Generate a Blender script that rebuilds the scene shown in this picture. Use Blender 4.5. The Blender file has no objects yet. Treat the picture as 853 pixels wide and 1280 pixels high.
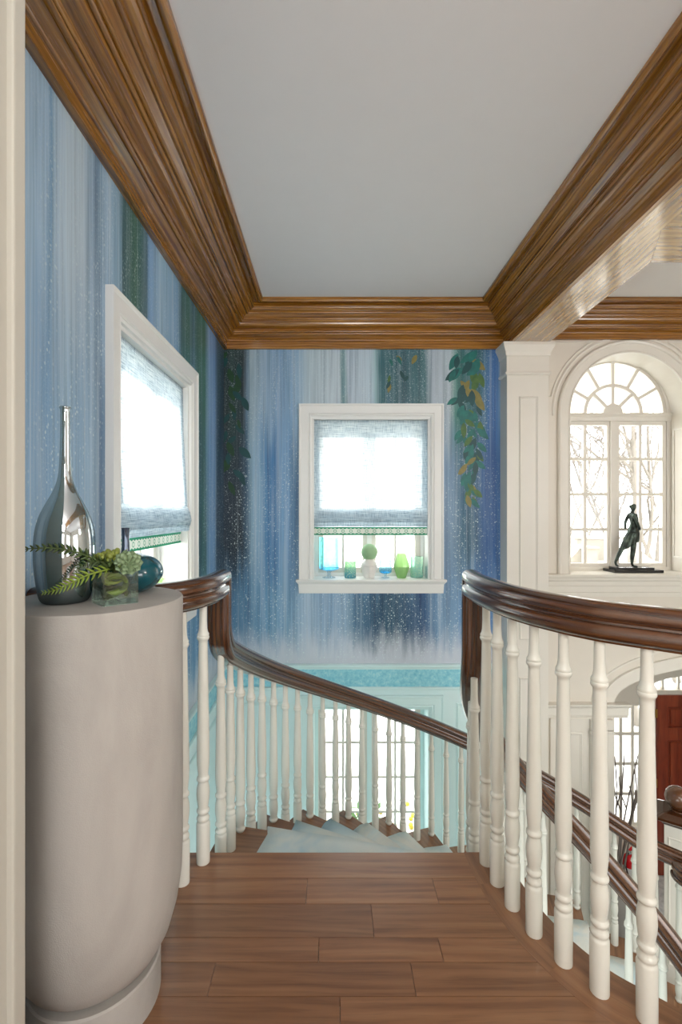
import bpy, bmesh, math, random
from mathutils import Vector, Matrix, noise as mnoise
random.seed(7)
PI = math.pi
SC = bpy.context.scene
COL = SC.collection

# ------------------------------------------------------------------ camera, world, lights
EYE = 1.2
F_PX = 590.0
cam_d = bpy.data.cameras.new('camera')
cam_d.sensor_width = 36.0
cam_d.sensor_fit = 'AUTO'
cam_d.lens = F_PX / 1280 * 36
cam_d.shift_x = 11.5 / 1280
cam_d.shift_y = 2.0 / 1280
cam_d.clip_start = 0.02
cam = bpy.data.objects.new('camera', cam_d)
cam.location = (0, 0, EYE)
cam.rotation_euler = (PI / 2, 0, 0)
COL.objects.link(cam)
SC.camera = cam

w = bpy.data.worlds.new('world'); SC.world = w; w.use_nodes = True
bgn = w.node_tree.nodes['Background']
bgn.inputs[0].default_value = (0.985, 0.99, 1.0, 1)
bgn.inputs[1].default_value = 7.5

def area(name, loc, rot, sx, sy, power, col=(1, 1, 1)):
    d = bpy.data.lights.new(name, 'AREA'); d.shape = 'RECTANGLE'
    d.size = sx; d.size_y = sy; d.energy = power; d.color = col
    o = bpy.data.objects.new(name, d); o.location = loc; o.rotation_euler = rot
    COL.objects.link(o); return o
def point_fill(name, loc, r, power, col=(1, 1, 1)):  # soft point light for the added fills, no fixture modelled
    d = bpy.data.lights.new(name, 'POINT'); d.shadow_soft_size = r; d.energy = power; d.color = col
    o = bpy.data.objects.new(name, d); o.location = loc; COL.objects.link(o); return o
point_fill('hall_fill_light', (0.35, -1.3, 2.15), 0.25, 88, (1.0, 0.985, 0.96))  # unseen fill behind the camera, added to brighten ceiling and walls
point_fill('upper_hall_fill_light', (3.5, 0.9, 2.1), 0.25, 42, (1.0, 0.985, 0.96))  # off-frame fill added for the upper room on the right
area('lower_hall_fill_light', (2.9, 1.3, -0.45), (math.radians(20), 0, 0), 1.8, 1.8, 42, (1.0, 0.985, 0.96))  # no fixture here: fill added out of view for the lower hall
area('under_landing_fill_light', (0.0, 0.9, -0.45), (math.radians(40), 0, 0), 1.4, 1.0, 52, (0.95, 1.0, 1.0))  # fill hidden beneath the landing, added to lift dado and treads

SC.view_settings.view_transform = 'Standard'
SC.view_settings.look = 'None'
SC.view_settings.gamma = 1.0
SC.view_settings.exposure = 0.0
SC.view_settings.use_curve_mapping = False
SC.cycles.use_denoising = True
SC.cycles.max_bounces = 10
SC.cycles.diffuse_bounces = 5
SC.cycles.transparent_max_bounces = 24
SC.cycles.sample_clamp_indirect = 6.0
SC.cycles.caustics_reflective = False
SC.cycles.caustics_refractive = False

# ------------------------------------------------------------------ key dimensions
D = 3.9; S = D / F_PX
XL = -0.892                      # left wall face
ZC = 2.8535; ZF = 2.555          # ceiling, frieze / soffit bottom
XPI0, XPI1, YP = 1.393, 1.722, 3.75   # pilaster
LEDGE = -0.056
ZLOW = -3.0
CX, CY, RI, RO = 1.18, 1.70, 0.65, 1.61     # stair centre and radii of the two balustrades
RISE = 3.0 / 18; STEP = 12.0
def px(x, y, Y):                 # photograph pixel at depth Y -> world point
    return Vector(((x - 415) / F_PX * Y, Y, EYE + (642 - y) / F_PX * Y))

# ------------------------------------------------------------------ materials
def lin(c):
    return tuple(((v / 255) / 12.92 if v / 255 <= 0.04045 else ((v / 255 + 0.055) / 1.055) ** 2.4) for v in c) + (1,)
class NT:
    def __init__(s, name):
        s.m = bpy.data.materials.new(name); s.m.use_nodes = True
        s.t = s.m.node_tree; s.n = s.t.nodes
        s.b = s.n['Principled BSDF']; s.out = s.n['Material Output']
    def add(s, typ, ins=None, **kw):
        nd = s.n.new(typ)
        for k, v in kw.items(): setattr(nd, k, v)
        for k, v in (ins or {}).items():
            s.set(nd.inputs[k], v)
        return nd
    def set(s, sock, v):
        if isinstance(v, bpy.types.NodeSocket): s.t.links.new(v, sock)
        else: sock.default_value = v
    def math(s, op, a, b=0.0, c=None, clamp=False):
        nd = s.n.new('ShaderNodeMath'); nd.operation = op; nd.use_clamp = clamp
        s.set(nd.inputs[0], a); s.set(nd.inputs[1], b)
        if c is not None: s.set(nd.inputs[2], c)
        return nd.outputs[0]
    def mix(s, f, a, b, mode='MIX'):
        nd = s.n.new('ShaderNodeMix'); nd.data_type = 'RGBA'; nd.blend_type = mode
        s.set(nd.inputs[0], f); s.set(nd.inputs[6], a); s.set(nd.inputs[7], b)
        return nd.outputs[2]
    def ramp(s, f, stops, interp='LINEAR'):
        nd = s.n.new('ShaderNodeValToRGB'); cr = nd.color_ramp; cr.interpolation = interp
        while len(cr.elements) < len(stops): cr.elements.new(0.5)
        for e, (p, c) in zip(cr.elements, stops): e.position = p; e.color = c if len(c) == 4 else tuple(c) + (1,)
        s.set(nd.inputs[0], f); return nd.outputs[0]
    def noise(s, vec, scale, detail=3, rough=0.5, dist=0.0):
        nd = s.add('ShaderNodeTexNoise', {'Vector': vec, 'Scale': scale, 'Detail': detail, 'Roughness': rough, 'Distortion': dist})
        return nd.outputs[0]
    def bump(s, h, strength=0.2, dist=0.01):
        nd = s.add('ShaderNodeBump', {'Height': h, 'Strength': strength, 'Distance': dist})
        s.t.links.new(nd.outputs[0], s.b.inputs['Normal']); return nd
    def mapv(s, vec, scale, loc=(0, 0, 0)):
        nd = s.add('ShaderNodeMapping', {'Vector': vec, 'Scale': scale, 'Location': loc}); return nd.outputs[0]
MAT = {}
def paint(key, rgb, rough=0.4, var=0.03, bump=0.03, spec=0.5, scale=9):
    s = NT(key); co = s.add('ShaderNodeTexCoord').outputs['Object']
    n = s.noise(co, scale, 4)
    c = lin(rgb); lo = tuple(v * (1 - var * 2) for v in c[:3]) + (1,)
    s.set(s.b.inputs['Base Color'], s.mix(n, lo, c))
    s.b.inputs['Roughness'].default_value = rough
    s.b.inputs['Specular IOR Level'].default_value = spec
    if bump: s.bump(s.noise(co, scale * 9, 3), bump, 0.004)
    MAT[key] = s.m; return s
paint('white_trim', (224, 220, 210), 0.38)
paint('white_clean', (232, 233, 230), 0.38)
paint('white_panel', (220, 214, 202), 0.45)
paint('white_gloss', (223, 223, 213), 0.25, 0.02, 0.02)
paint('cream', (186, 183, 172), 0.5)
paint('ceiling_plaster', (228, 226, 226), 0.8, 0.015, 0.03)
paint('aqua', (216, 240, 241), 0.5, 0.02)
paint('aqua_trim', (214, 240, 240), 0.4, 0.02)
paint('hall_wall', (225, 220, 210), 0.7)
paint('bark', (132, 125, 115), 0.9, 0.2, 0.3)
paint('stone_outside', (176, 172, 164), 0.9, 0.12, 0.2)
paint('porch_paint', (238, 232, 216), 0.7)
paint('ground_outside', (236, 236, 230), 0.95, 0.1)
paint('facade_outside', (228, 226, 220), 0.9)
paint('leaf_outside', (66, 104, 44), 0.6, 0.2)
paint('petal', (222, 196, 64), 0.6, 0.1)
paint('petal_violet', (150, 130, 190), 0.6, 0.1)
paint('brass', (190, 150, 80), 0.3); MAT['brass'].node_tree.nodes['Principled BSDF'].inputs['Metallic'].default_value = 1
paint('black_stone', (22, 22, 24), 0.12, 0.1, 0)
paint('red_paint', (205, 22, 34), 0.25, 0.02, 0)
paint('black_rubber', (20, 20, 22), 0.5)
paint('label_white', (225, 225, 225), 0.5)
paint('chrome', (200, 200, 205), 0.2); MAT['chrome'].node_tree.nodes['Principled BSDF'].inputs['Metallic'].default_value = 1
paint('ceramic', (236, 233, 228), 0.3, 0.01, 0)
paint('moss', (166, 206, 160), 0.8, 0.1, 0.6, scale=30)
paint('twig', (128, 120, 114), 0.8, 0.2, 0.2)
paint('dark_iron', (34, 32, 32), 0.4)
paint('vase_grey', (150, 148, 144), 0.4)

def wood(key, dark, mid, light, coord='UV', scale=(1.5, 40, 1), rough=0.35, pore=0.5, bump=0.15, coat=0.3, contrast=1.0, ring=0.6, wrp=1.6, crough=0.18, wave=0.22):
    s = NT(key); tc = s.add('ShaderNodeTexCoord'); oi = s.add('ShaderNodeObjectInfo')
    rnd = s.math('MULTIPLY', oi.outputs['Random'], 37.0)
    off = s.add('ShaderNodeCombineXYZ', {0: rnd, 1: rnd, 2: rnd}).outputs[0]
    base = s.add('ShaderNodeVectorMath', {0: tc.outputs[coord], 1: off}, operation='ADD').outputs[0]
    v1 = s.mapv(base, scale)
    warp = s.noise(s.mapv(base, (scale[0] * 0.8, scale[1] * 0.16, scale[2] * 0.16)), 1.0, 2)
    v2 = s.add('ShaderNodeVectorMath', {0: v1, 1: s.add('ShaderNodeCombineXYZ', {1: s.math('MULTIPLY', warp, wrp)}).outputs[0]}, operation='ADD').outputs[0]
    g1 = s.noise(v2, 1.0, 5, 0.62, 0.3)
    v3 = s.mapv(v2, (3.5, 4.5, 4.5))
    g2 = s.noise(v3, 1.0, 3, 0.6)
    cath = s.add('ShaderNodeTexWave', {'Vector': s.mapv(v2, (0.5, ring, ring)), 'Scale': 0.55, 'Distortion': 7.0, 'Detail': 2.0, 'Detail Scale': 0.8}, wave_type='BANDS', bands_direction='Y').outputs['Fac']
    f = s.math('MULTIPLY_ADD', cath, wave, s.math('MULTIPLY', g1, 0.88))
    c = s.ramp(f, [(0.28, lin(dark)), (0.5, lin(mid)), (0.78, lin(light))])
    pm = s.ramp(g2, [(0.36, (1, 1, 1, 1)), (0.46, (0, 0, 0, 1))])
    c2 = s.mix(s.math('MULTIPLY', pm, pore), c, tuple(v * 0.3 for v in lin(dark)[:3]) + (1,))
    tone = s.math('MULTIPLY_ADD', oi.outputs['Random'], 0.22 * contrast, 1 - 0.12 * contrast)
    c3 = s.mix(1.0, c2, s.add('ShaderNodeCombineXYZ', {0: tone, 1: tone, 2: tone}).outputs[0], 'MULTIPLY')
    s.set(s.b.inputs['Base Color'], c3)
    s.set(s.b.inputs['Roughness'], s.math('MULTIPLY_ADD', g2, 0.18, rough - 0.06))
    s.b.inputs['Coat Weight'].default_value = coat
    s.b.inputs['Coat Roughness'].default_value = crough
    s.bump(g2, bump, 0.002)
    MAT[key] = s.m
wood('oak_cornice', (104, 62, 16), (144, 94, 26), (172, 120, 42), 'UV', (1.6, 38, 1), 0.22, 0.38, 0.10, 0.7)
wood('oak_soffit', (108, 70, 22), (156, 112, 46), (190, 148, 74), 'UV', (1.8, 26, 1), 0.16, 0.4, 0.02, 1.0, crough=0.12)
MAT['oak_soffit'].node_tree.nodes['Principled BSDF'].inputs['Coat IOR'].default_value = 2.2
wood('rail_wood', (40, 20, 10), (74, 42, 22), (108, 68, 38), 'UV', (1.2, 40, 1), 0.2, 0.3, 0.05, 0.8)
wood('floor_oak', (104, 68, 44), (132, 92, 62), (150, 110, 78), 'UV', (1.6, 34, 1), 0.34, 0.22, 0.05, 0.4, 1.5, wave=0.12)
wood('mahogany', (92, 28, 14), (128, 48, 26), (152, 68, 38), 'Object', (14, 14, 1.2), 0.3, 0.25, 0.03, 0.5)

def mural(key, axis, u0, u1, ramps, zs, vine=0.0):
    """painted wall: colour columns across the wall (u), three bands of height, drips and spatter"""
    s = NT(key); g = s.add('ShaderNodeNewGeometry').outputs['Position']
    sp = s.add('ShaderNodeSeparateXYZ', {0: g})
    u = sp.outputs[axis]; z = sp.outputs[2]
    def uz(a, b, o=0.0):
        return s.add('ShaderNodeCombineXYZ', {0: s.math('MULTIPLY_ADD', u, a, o), 1: s.math('MULTIPLY', z, b)}).outputs[0]
    w1 = s.noise(uz(9, 0.9), 1, 3)
    w2 = s.noise(uz(60, 2.0, 5), 1, 3)
    uw = s.math('ADD', u, s.math('ADD', s.math('MULTIPLY_ADD', w1, 0.07, -0.035), s.math('MULTIPLY_ADD', w2, 0.03, -0.015)))
    p = s.math('DIVIDE', s.math('SUBTRACT', uw, u0), u1 - u0)
    cols = [s.ramp(p, [(a, lin(c)) for a, c in r]) for r in ramps]
    zn = s.math('ADD', z, s.math('MULTIPLY_ADD', s.noise(uz(14, 1.2, 3), 1, 4), 0.9, -0.45))
    c = cols[0]
    for i in range(1, len(cols)):
        a, b = zs[i - 1]
        f = s.add('ShaderNodeMapRange', {0: zn, 1: a, 2: b}, interpolation_type='SMOOTHSTEP').outputs[0]
        c = s.mix(f, c, cols[i])
    # fine vertical streaks
    st = s.noise(uz(110, 1.3, 9), 1, 5, 0.65)
    stf = s.ramp(st, [(0.40, (0.0, 0.0, 0.0, 1)), (0.75, (1, 1, 1, 1))])
    md = s.noise(uz(24, 0.5, 71), 1, 3, 0.6)
    lum = s.add('ShaderNodeRGBToBW', {0: c}).outputs[0]
    lf = s.math('MULTIPLY_ADD', lum, 4.5, 0.12, clamp=True)
    c = s.mix(s.math('MULTIPLY', lf, s.ramp(md, [(0.52, (0, 0, 0, 1)), (0.66, (1, 1, 1, 1))])), c, s.mix(0.4, c, lin((196, 204, 216))))
    c = s.mix(s.math('MULTIPLY', s.ramp(md, [(0.33, (1, 1, 1, 1)), (0.47, (0, 0, 0, 1))]), 0.5), c, s.mix(0.75, c, lin((40, 110, 150)), 'MULTIPLY'))
    c = s.mix(s.math('MULTIPLY', s.math('MULTIPLY', stf, lf), 0.22), c, lin((194, 206, 220)))
    sd = s.noise(uz(75, 0.8, 21), 1, 4, 0.6)
    sdf = s.ramp(sd, [(0.48, (0, 0, 0, 1)), (0.72, (1, 1, 1, 1))])
    c = s.mix(s.math('MULTIPLY', sdf, 0.45), c, s.mix(0.7, c, lin((20, 70, 110)), 'MULTIPLY'))
    # pale wash close to the ledge
    f = s.add('ShaderNodeMapRange', {0: s.math('ADD', z, s.math('MULTIPLY_ADD', s.noise(uz(16, 2.6, 13), 1, 5, 0.65), 0.44, -0.22)), 1: 0.30, 2: -0.02}, interpolation_type='SMOOTHSTEP').outputs[0]
    c = s.mix(s.math('MULTIPLY', f, 0.93), c, lin((206, 205, 216)))
    # spatter
    vo = s.add('ShaderNodeTexVoronoi', {'Vector': uz(62, 50, 0), 'Scale': 1.0, 'Randomness': 1.0}, feature='F1')
    dots = s.ramp(vo.outputs['Distance'], [(0.20, (1, 1, 1, 1)), (0.30, (0, 0, 0, 1))])
    sel = s.ramp(vo.outputs['Color'], [(0.35, (0, 0, 0, 1)), (0.4, (1, 1, 1, 1))])
    dens = s.ramp(s.noise(uz(9, 1.4, 31), 1, 3), [(0.36, (0, 0, 0, 1)), (0.6, (1, 1, 1, 1))])
    hi = s.add('ShaderNodeMapRange', {0: z, 1: 2.5, 2: 1.2, 3: 0.35, 4: 1.0}).outputs[0]
    m = s.math('MULTIPLY', s.math('MULTIPLY', dots, sel), s.math('MULTIPLY', dens, hi))
    c = s.mix(s.math('MULTIPLY', m, 0.85), c, lin((216, 224, 226)))
    # sand-like grain
    gr = s.noise(uz(170, 110, 3), 1, 2, 0.7)
    grf = s.ramp(gr, [(0.52, (0, 0, 0, 1)), (0.6, (1, 1, 1, 1))])
    c = s.mix(s.math('MULTIPLY', s.math('MULTIPLY', grf, dens), 0.22), c, lin((205, 214, 222)))
    # a few long pale drips
    dr = s.noise(uz(150, 0.25, 51), 1, 1, 0.5)
    drf = s.ramp(dr, [(0.735, (0, 0, 0, 1)), (0.76, (1, 1, 1, 1))])
    c = s.mix(s.math('MULTIPLY', drf, 0.8), c, lin((206, 212, 220)))
    c = s.mix(1.0, c, (0.94, 1.035, 1.02, 1), 'MULTIPLY')
    s.set(s.b.inputs['Base Color'], c)
    s.b.inputs['Roughness'].default_value = 0.45
    s.bump(s.noise(uz(200, 60, 0), 1, 3), 0.12, 0.004)
    MAT[key] = s.m
def P(x): return (x - 280) / 350.0
top = [(P(280), (12, 40, 48)), (P(290), (20, 58, 54)), (P(304), (12, 38, 48)), (P(310), (104, 130, 152)), (P(316), (170, 188, 202)), (P(332), (150, 176, 204)),
       (P(352), (132, 164, 200)), (P(372), (140, 172, 204)), (P(384), (186, 200, 212)), (P(424), (198, 206, 216)), (P(427), (96, 134, 144)), (P(432), (110, 146, 156)),
       (P(435), (192, 200, 214)), (P(464), (186, 200, 214)), (P(470), (150, 180, 190)), (P(476), (30, 92, 102)), (P(505), (26, 84, 96)), (P(532), (44, 100, 108)), (P(540), (172, 178, 192)),
       (P(562), (178, 186, 196)), (P(570), (70, 130, 120)), (P(578), (26, 96, 98)), (P(600), (22, 86, 102)), (P(606), (44, 104, 140)), (P(614), (52, 108, 176)), (P(621), (70, 122, 190)), (P(628), (132, 166, 200))]
mid = [(P(280), (6, 38, 60)), (P(300), (4, 34, 48)), (P(309), (24, 74, 104)), (P(314), (150, 180, 204)), (P(324), (140, 176, 206)), (P(330), (66, 130, 182)), (P(345), (48, 112, 168)), (P(352), (110, 156, 200)), (P(362), (108, 152, 196)), (P(368), (60, 108, 148)), (P(376), (120, 156, 190)),
       (P(420), (120, 160, 200)), (P(470), (90, 140, 180)), (P(540), (110, 145, 175)), (P(556), (130, 156, 186)), (P(566), (106, 136, 168)), (P(578), (40, 92, 120)), (P(592), (20, 84, 110)), (P(604), (28, 84, 140)), (P(620), (36, 90, 156)), (P(630), (70, 120, 180))]
low = [(P(280), (70, 120, 156)), (P(305), (80, 130, 168)), (P(330), (104, 152, 190)), (P(360), (120, 160, 194)), (P(385), (168, 186, 208)), (P(410), (132, 160, 192)), (P(430), (150, 174, 200)),
       (P(446), (60, 108, 142)), (P(470), (20, 72, 104)), (P(490), (20, 76, 104)), (P(530), (24, 74, 120)), (P(545), (100, 138, 178)), (P(560), (120, 152, 186)), (P(580), (104, 146, 190)), (P(600), (70, 122, 180)), (P(630), (70, 122, 184))]
mural('mural_back', 0, (280 - 415) * S, (630 - 415) * S, [low, mid, top], [(0.45, 0.95), (1.55, 2.1)])
def Q(x): return (0.892 * 590 / (415 - x) - 1.2) / 2.7
lt = [(Q(5), (186, 206, 228)), (Q(31), (168, 192, 220)), (Q(58), (168, 192, 220)), (Q(63), (112, 154, 196)), (Q(68), (176, 196, 220)), (Q(84), (192, 206, 224)), (Q(100), (184, 196, 212)), (Q(114), (160, 180, 204)), (Q(122), (108, 134, 164)), (Q(134), (160, 184, 210)), (Q(150), (118, 152, 180)),
      (Q(154), (40, 84, 92)), (Q(170), (34, 92, 72)), (Q(184), (44, 92, 116)), (Q(187), (120, 158, 204)), (Q(200), (160, 188, 214)), (Q(222), (110, 154, 196)), (Q(227), (18, 84, 92)), (Q(236), (20, 96, 86)), (Q(242), (36, 96, 124)), (Q(247), (26, 92, 80)), (Q(256), (28, 100, 84)), (Q(262), (126, 158, 200)), (Q(269), (110, 146, 196)), (Q(272), (16, 64, 92)), (Q(280), (14, 52, 74))]
lm = [(Q(5), (176, 200, 226)), (Q(31), (158, 186, 218)), (Q(55), (120, 158, 200)), (Q(70), (140, 172, 206)), (Q(84), (172, 196, 220)), (Q(96), (132, 162, 196)), (Q(112), (150, 176, 204)), (Q(124), (84, 114, 150)), (Q(150), (90, 140, 180)),
      (Q(200), (90, 140, 190)), (Q(236), (20, 84, 120)), (Q(246), (12, 72, 96)), (Q(256), (22, 92, 86)), (Q(262), (110, 150, 196)), (Q(268), (96, 140, 190)), (Q(271), (8, 62, 96)), (Q(280), (8, 50, 80))]
ll = [(Q(5), (178, 200, 224)), (Q(31), (176, 200, 222)), (Q(90), (160, 188, 216)), (Q(150), (130, 170, 206)), (Q(220), (104, 152, 200)), (Q(245), (84, 138, 184)), (Q(262), (84, 140, 184)), (Q(280), (60, 112, 150))]
mural('mural_left', 1, 1.2, 3.9, [ll, lm, lt], [(0.3, 0.9), (1.5, 2.1)])

def band_mat():
    s = NT('band_turquoise'); g = s.add('ShaderNodeTexCoord').outputs['Object']
    n = s.noise(g, 28, 5, 0.7)
    c = s.ramp(n, [(0.3, lin((104, 184, 208))), (0.55, lin((150, 212, 224))), (0.75, lin((196, 230, 232)))])
    s.set(s.b.inputs['Base Color'], c); s.b.inputs['Roughness'].default_value = 0.45
    MAT['band_turquoise'] = s.m
band_mat()

def linen():
    s = NT('linen'); tc = s.add('ShaderNodeTexCoord').outputs['Object']
    a = s.noise(s.mapv(tc, (190, 1, 14)), 1, 3, 0.6); b = s.noise(s.mapv(tc, (9, 1, 210)), 1, 3, 0.6)
    h = s.math('ADD', s.math('MULTIPLY', a, 0.45), s.math('MULTIPLY', b, 0.55))
    c = s.ramp(h, [(0.38, lin((160, 180, 196))), (0.5, lin((214, 226, 232))), (0.6, lin((242, 247, 249)))])
    df = s.add('ShaderNodeBsdfDiffuse', {'Color': c}); tr = s.add('ShaderNodeBsdfTranslucent', {'Color': c})
    tp = s.add('ShaderNodeBsdfTransparent', {'Color': (1, 1, 1, 1)})
    m1 = s.add('ShaderNodeMixShader', {0: 0.6, 1: df.outputs[0], 2: tr.outputs[0]})
    hole = s.ramp(h, [(0.38, (0.3, 0.3, 0.3, 1)), (0.5, (0.10, 0.10, 0.10, 1))])
    m2 = s.add('ShaderNodeMixShader', {0: hole, 1: m1.outputs[0], 2: tp.outputs[0]})
    s.t.links.new(m2.outputs[0], s.out.inputs[0]); MAT['linen'] = s.m
linen()
def tape():
    s = NT('shade_tape'); tc = s.add('ShaderNodeTexCoord').outputs['UV']
    sp = s.add('ShaderNodeSeparateXYZ', {0: tc}); u = sp.outputs[0]; v = sp.outputs[1]     # v 0..1 across, u in band heights
    cell = s.math('SUBTRACT', s.math('FRACT', u), 0.5); vv = s.math('SUBTRACT', v, 0.5)
    rr = s.math('SQRT', s.math('ADD', s.math('MULTIPLY', cell, cell), s.math('MULTIPLY', vv, vv)))
    cream = s.math('LESS_THAN', s.math('ABSOLUTE', vv), s.math('MULTIPLY_ADD', s.math('COSINE', s.math('MULTIPLY', u, 4 * PI)), 0.05, 0.30))
    ring = s.math('MULTIPLY', s.math('GREATER_THAN', rr, 0.13), s.math('LESS_THAN', rr, 0.21))
    c = s.mix(cream, lin((48, 140, 104)), lin((214, 216, 204)))
    c = s.mix(ring, c, lin((96, 160, 128)))
    s.set(s.b.inputs['Base Color'], c); s.b.inputs['Roughness'].default_value = 0.8
    tr = s.add('ShaderNodeBsdfTranslucent', {'Color': c})
    m = s.add('ShaderNodeMixShader', {0: 0.3, 1: s.b.outputs[0], 2: tr.outputs[0]}); s.t.links.new(m.outputs[0], s.out.inputs[0])
    MAT['shade_tape'] = s.m
tape()
def thin_glass(key, tint=(1, 1, 1), gloss=0.06, rough=0.0):
    s = NT(key); tp = s.add('ShaderNodeBsdfTransparent', {'Color': tuple(tint) + (1,)})
    gl = s.add('ShaderNodeBsdfGlossy', {'Color': (1, 1, 1, 1), 'Roughness': rough})
    fr = s.add('ShaderNodeFresnel', {'IOR': 1.45}).outputs[0]
    m = s.add('ShaderNodeMixShader', {0: s.math('MULTIPLY_ADD', fr, 0.5, gloss, clamp=True), 1: tp.outputs[0], 2: gl.outputs[0]})
    s.t.links.new(m.outputs[0], s.out.inputs[0]); MAT[key] = s.m; return s
thin_glass('pane_glass', (0.97, 0.98, 0.98), 0.01)
thin_glass('cube_glass', (0.93, 0.97, 0.94), 0.02, 0.0)
def tinted(key, ca, cb, z0, z1, dif=0.35, speck=0.0):
    """coloured glass seen as thin walls: colour changes with height on the piece"""
    s = NT(key); tc = s.add('ShaderNodeTexCoord').outputs['Object']
    z = s.add('ShaderNodeSeparateXYZ', {0: tc}).outputs[2]
    f = s.add('ShaderNodeMapRange', {0: s.math('ADD', z, s.math('MULTIPLY_ADD', s.noise(tc, 20, 3), 0.06, -0.03)), 1: z0, 2: z1}).outputs[0]
    c = s.mix(f, ca + (1,), cb + (1,))
    if speck:
        n = s.noise(tc, 90, 2); c = s.mix(s.math('MULTIPLY', s.ramp(n, [(0.5, (0, 0, 0, 1)), (0.62, (1, 1, 1, 1))]), speck), c, (0.95, 0.95, 0.7, 1))
    tp = s.add('ShaderNodeBsdfTransparent', {'Color': c}); df = s.add('ShaderNodeBsdfTranslucent', {'Color': c}); d2 = s.add('ShaderNodeBsdfDiffuse', {'Color': c})
    gl = s.add('ShaderNodeBsdfGlossy', {'Color': (1, 1, 1, 1), 'Roughness': 0.05})
    m0 = s.add('ShaderNodeMixShader', {0: 0.5, 1: df.outputs[0], 2: d2.outputs[0]})
    m1 = s.add('ShaderNodeMixShader', {0: dif, 1: tp.outputs[0], 2: m0.outputs[0]})
    fr = s.add('ShaderNodeFresnel', {'IOR': 1.5}).outputs[0]
    m2 = s.add('ShaderNodeMixShader', {0: s.math('MULTIPLY', fr, 0.45), 1: m1.outputs[0], 2: gl.outputs[0]})
    s.t.links.new(m2.outputs[0], s.out.inputs[0]); MAT[key] = s.m
tinted('glass_turquoise', (0.15, 0.55, 0.9), (0.50, 0.93, 0.98), 0.06, 0.12, 0.12, 0.4)
tinted('glass_tumbler', (0.16, 0.48, 0.62), (0.42, 0.70, 0.48), 0.02, 0.10, 0.5, 0.6)
tinted('glass_footed', (0.10, 0.52, 0.8), (0.68, 0.90, 0.96), 0.045, 0.085, 0.25)
tinted('glass_green', (0.42, 0.64, 0.32), (0.58, 0.76, 0.46), 0.0, 0.2, 0.5)
tinted('glass_aqua', (0.45, 0.76, 0.72), (0.60, 0.84, 0.72), 0.0, 0.16, 0.5, 0.5)
tinted('glass_pale_green', (0.62, 0.9, 0.5), (0.75, 0.95, 0.6), 0.0, 0.2, 0.2)
tinted('glass_clear', (0.85, 0.93, 0.97), (0.85, 0.93, 0.97), 0.0, 0.2, 0.08)
def mirror_glass():
    s = NT('mirror_glass'); tc = s.add('ShaderNodeTexCoord').outputs['Object']
    z = s.add('ShaderNodeSeparateXYZ', {0: tc}).outputs[2]
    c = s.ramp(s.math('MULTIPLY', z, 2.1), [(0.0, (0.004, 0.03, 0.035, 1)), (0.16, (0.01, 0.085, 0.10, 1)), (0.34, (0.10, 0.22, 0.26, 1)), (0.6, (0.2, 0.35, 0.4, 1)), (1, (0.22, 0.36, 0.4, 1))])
    gl = s.add('ShaderNodeBsdfGlossy', {'Color': (0.80, 0.84, 0.86, 1), 'Roughness': 0.03})
    tp = s.add('ShaderNodeBsdfTransparent', {'Color': c}); df = s.add('ShaderNodeBsdfDiffuse', {'Color': c})
    m1 = s.add('ShaderNodeMixShader', {0: 0.45, 1: tp.outputs[0], 2: df.outputs[0]})
    lw = s.add('ShaderNodeLayerWeight', {'Blend': 0.35}).outputs['Facing']
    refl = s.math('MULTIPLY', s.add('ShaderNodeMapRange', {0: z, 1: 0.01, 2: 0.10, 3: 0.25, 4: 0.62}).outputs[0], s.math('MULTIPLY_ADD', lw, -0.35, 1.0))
    m2 = s.add('ShaderNodeMixShader', {0: refl, 1: m1.outputs[0], 2: gl.outputs[0]})
    s.t.links.new(m2.outputs[0], s.out.inputs[0]); MAT['mirror_glass'] = s.m
mirror_glass()
def simple(key, rgb, rough=0.3, metallic=0.0, coat=0.0, trans=0.0):
    s = NT(key); s.b.inputs['Base Color'].default_value = lin(rgb); s.b.inputs['Roughness'].default_value = rough
    s.b.inputs['Metallic'].default_value = metallic; s.b.inputs['Coat Weight'].default_value = coat; s.b.inputs['Transmission Weight'].default_value = trans
    MAT[key] = s.m; return s
simple('teal_glass', (0, 74, 86), 0.08, 0.0, 0.4)
simple('neck_glass', (62, 76, 96), 0.06, 0.5, 1.0)
simple('slot_shadow', (30, 30, 30), 0.8)
def leafmat(key, a, b, sc=25, rough=0.45):
    s = NT(key); tc = s.add('ShaderNodeTexCoord').outputs['Object']
    s.set(s.b.inputs['Base Color'], s.mix(s.noise(tc, sc, 3), lin(a), lin(b))); s.b.inputs['Roughness'].default_value = rough
    s.b.inputs['Subsurface Weight'].default_value = 0.0
    MAT[key] = s.m
leafmat('leaf_dark', (38, 58, 26), (84, 104, 44))
leafmat('leaf_bright', (92, 118, 30), (134, 154, 46))
leafmat('leaf_olive', (96, 110, 34), (148, 156, 70))
leafmat('leaf_grey', (92, 122, 92), (146, 164, 122))
leafmat('paint_deep', (8, 44, 36), (34, 84, 44), 30)
leafmat('paint_teal', (2, 70, 72), (24, 128, 118), 26)
leafmat('paint_green', (20, 76, 40), (92, 126, 58), 26)
leafmat('paint_ochre', (92, 96, 44), (146, 132, 74), 26)
leafmat('paint_dark', (4, 50, 56), (10, 84, 84), 12)
def bronze():
    s = NT('bronze'); tc = s.add('ShaderNodeTexCoord').outputs['Object']
    n = s.noise(tc, 22, 4); s.set(s.b.inputs['Base Color'], s.ramp(n, [(0.35, lin((30, 34, 32))), (0.6, lin((70, 82, 74))), (0.8, lin((112, 122, 104)))]))
    s.b.inputs['Metallic'].default_value = 0.7; s.b.inputs['Roughness'].default_value = 0.38; MAT['bronze'] = s.m
bronze()
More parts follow.
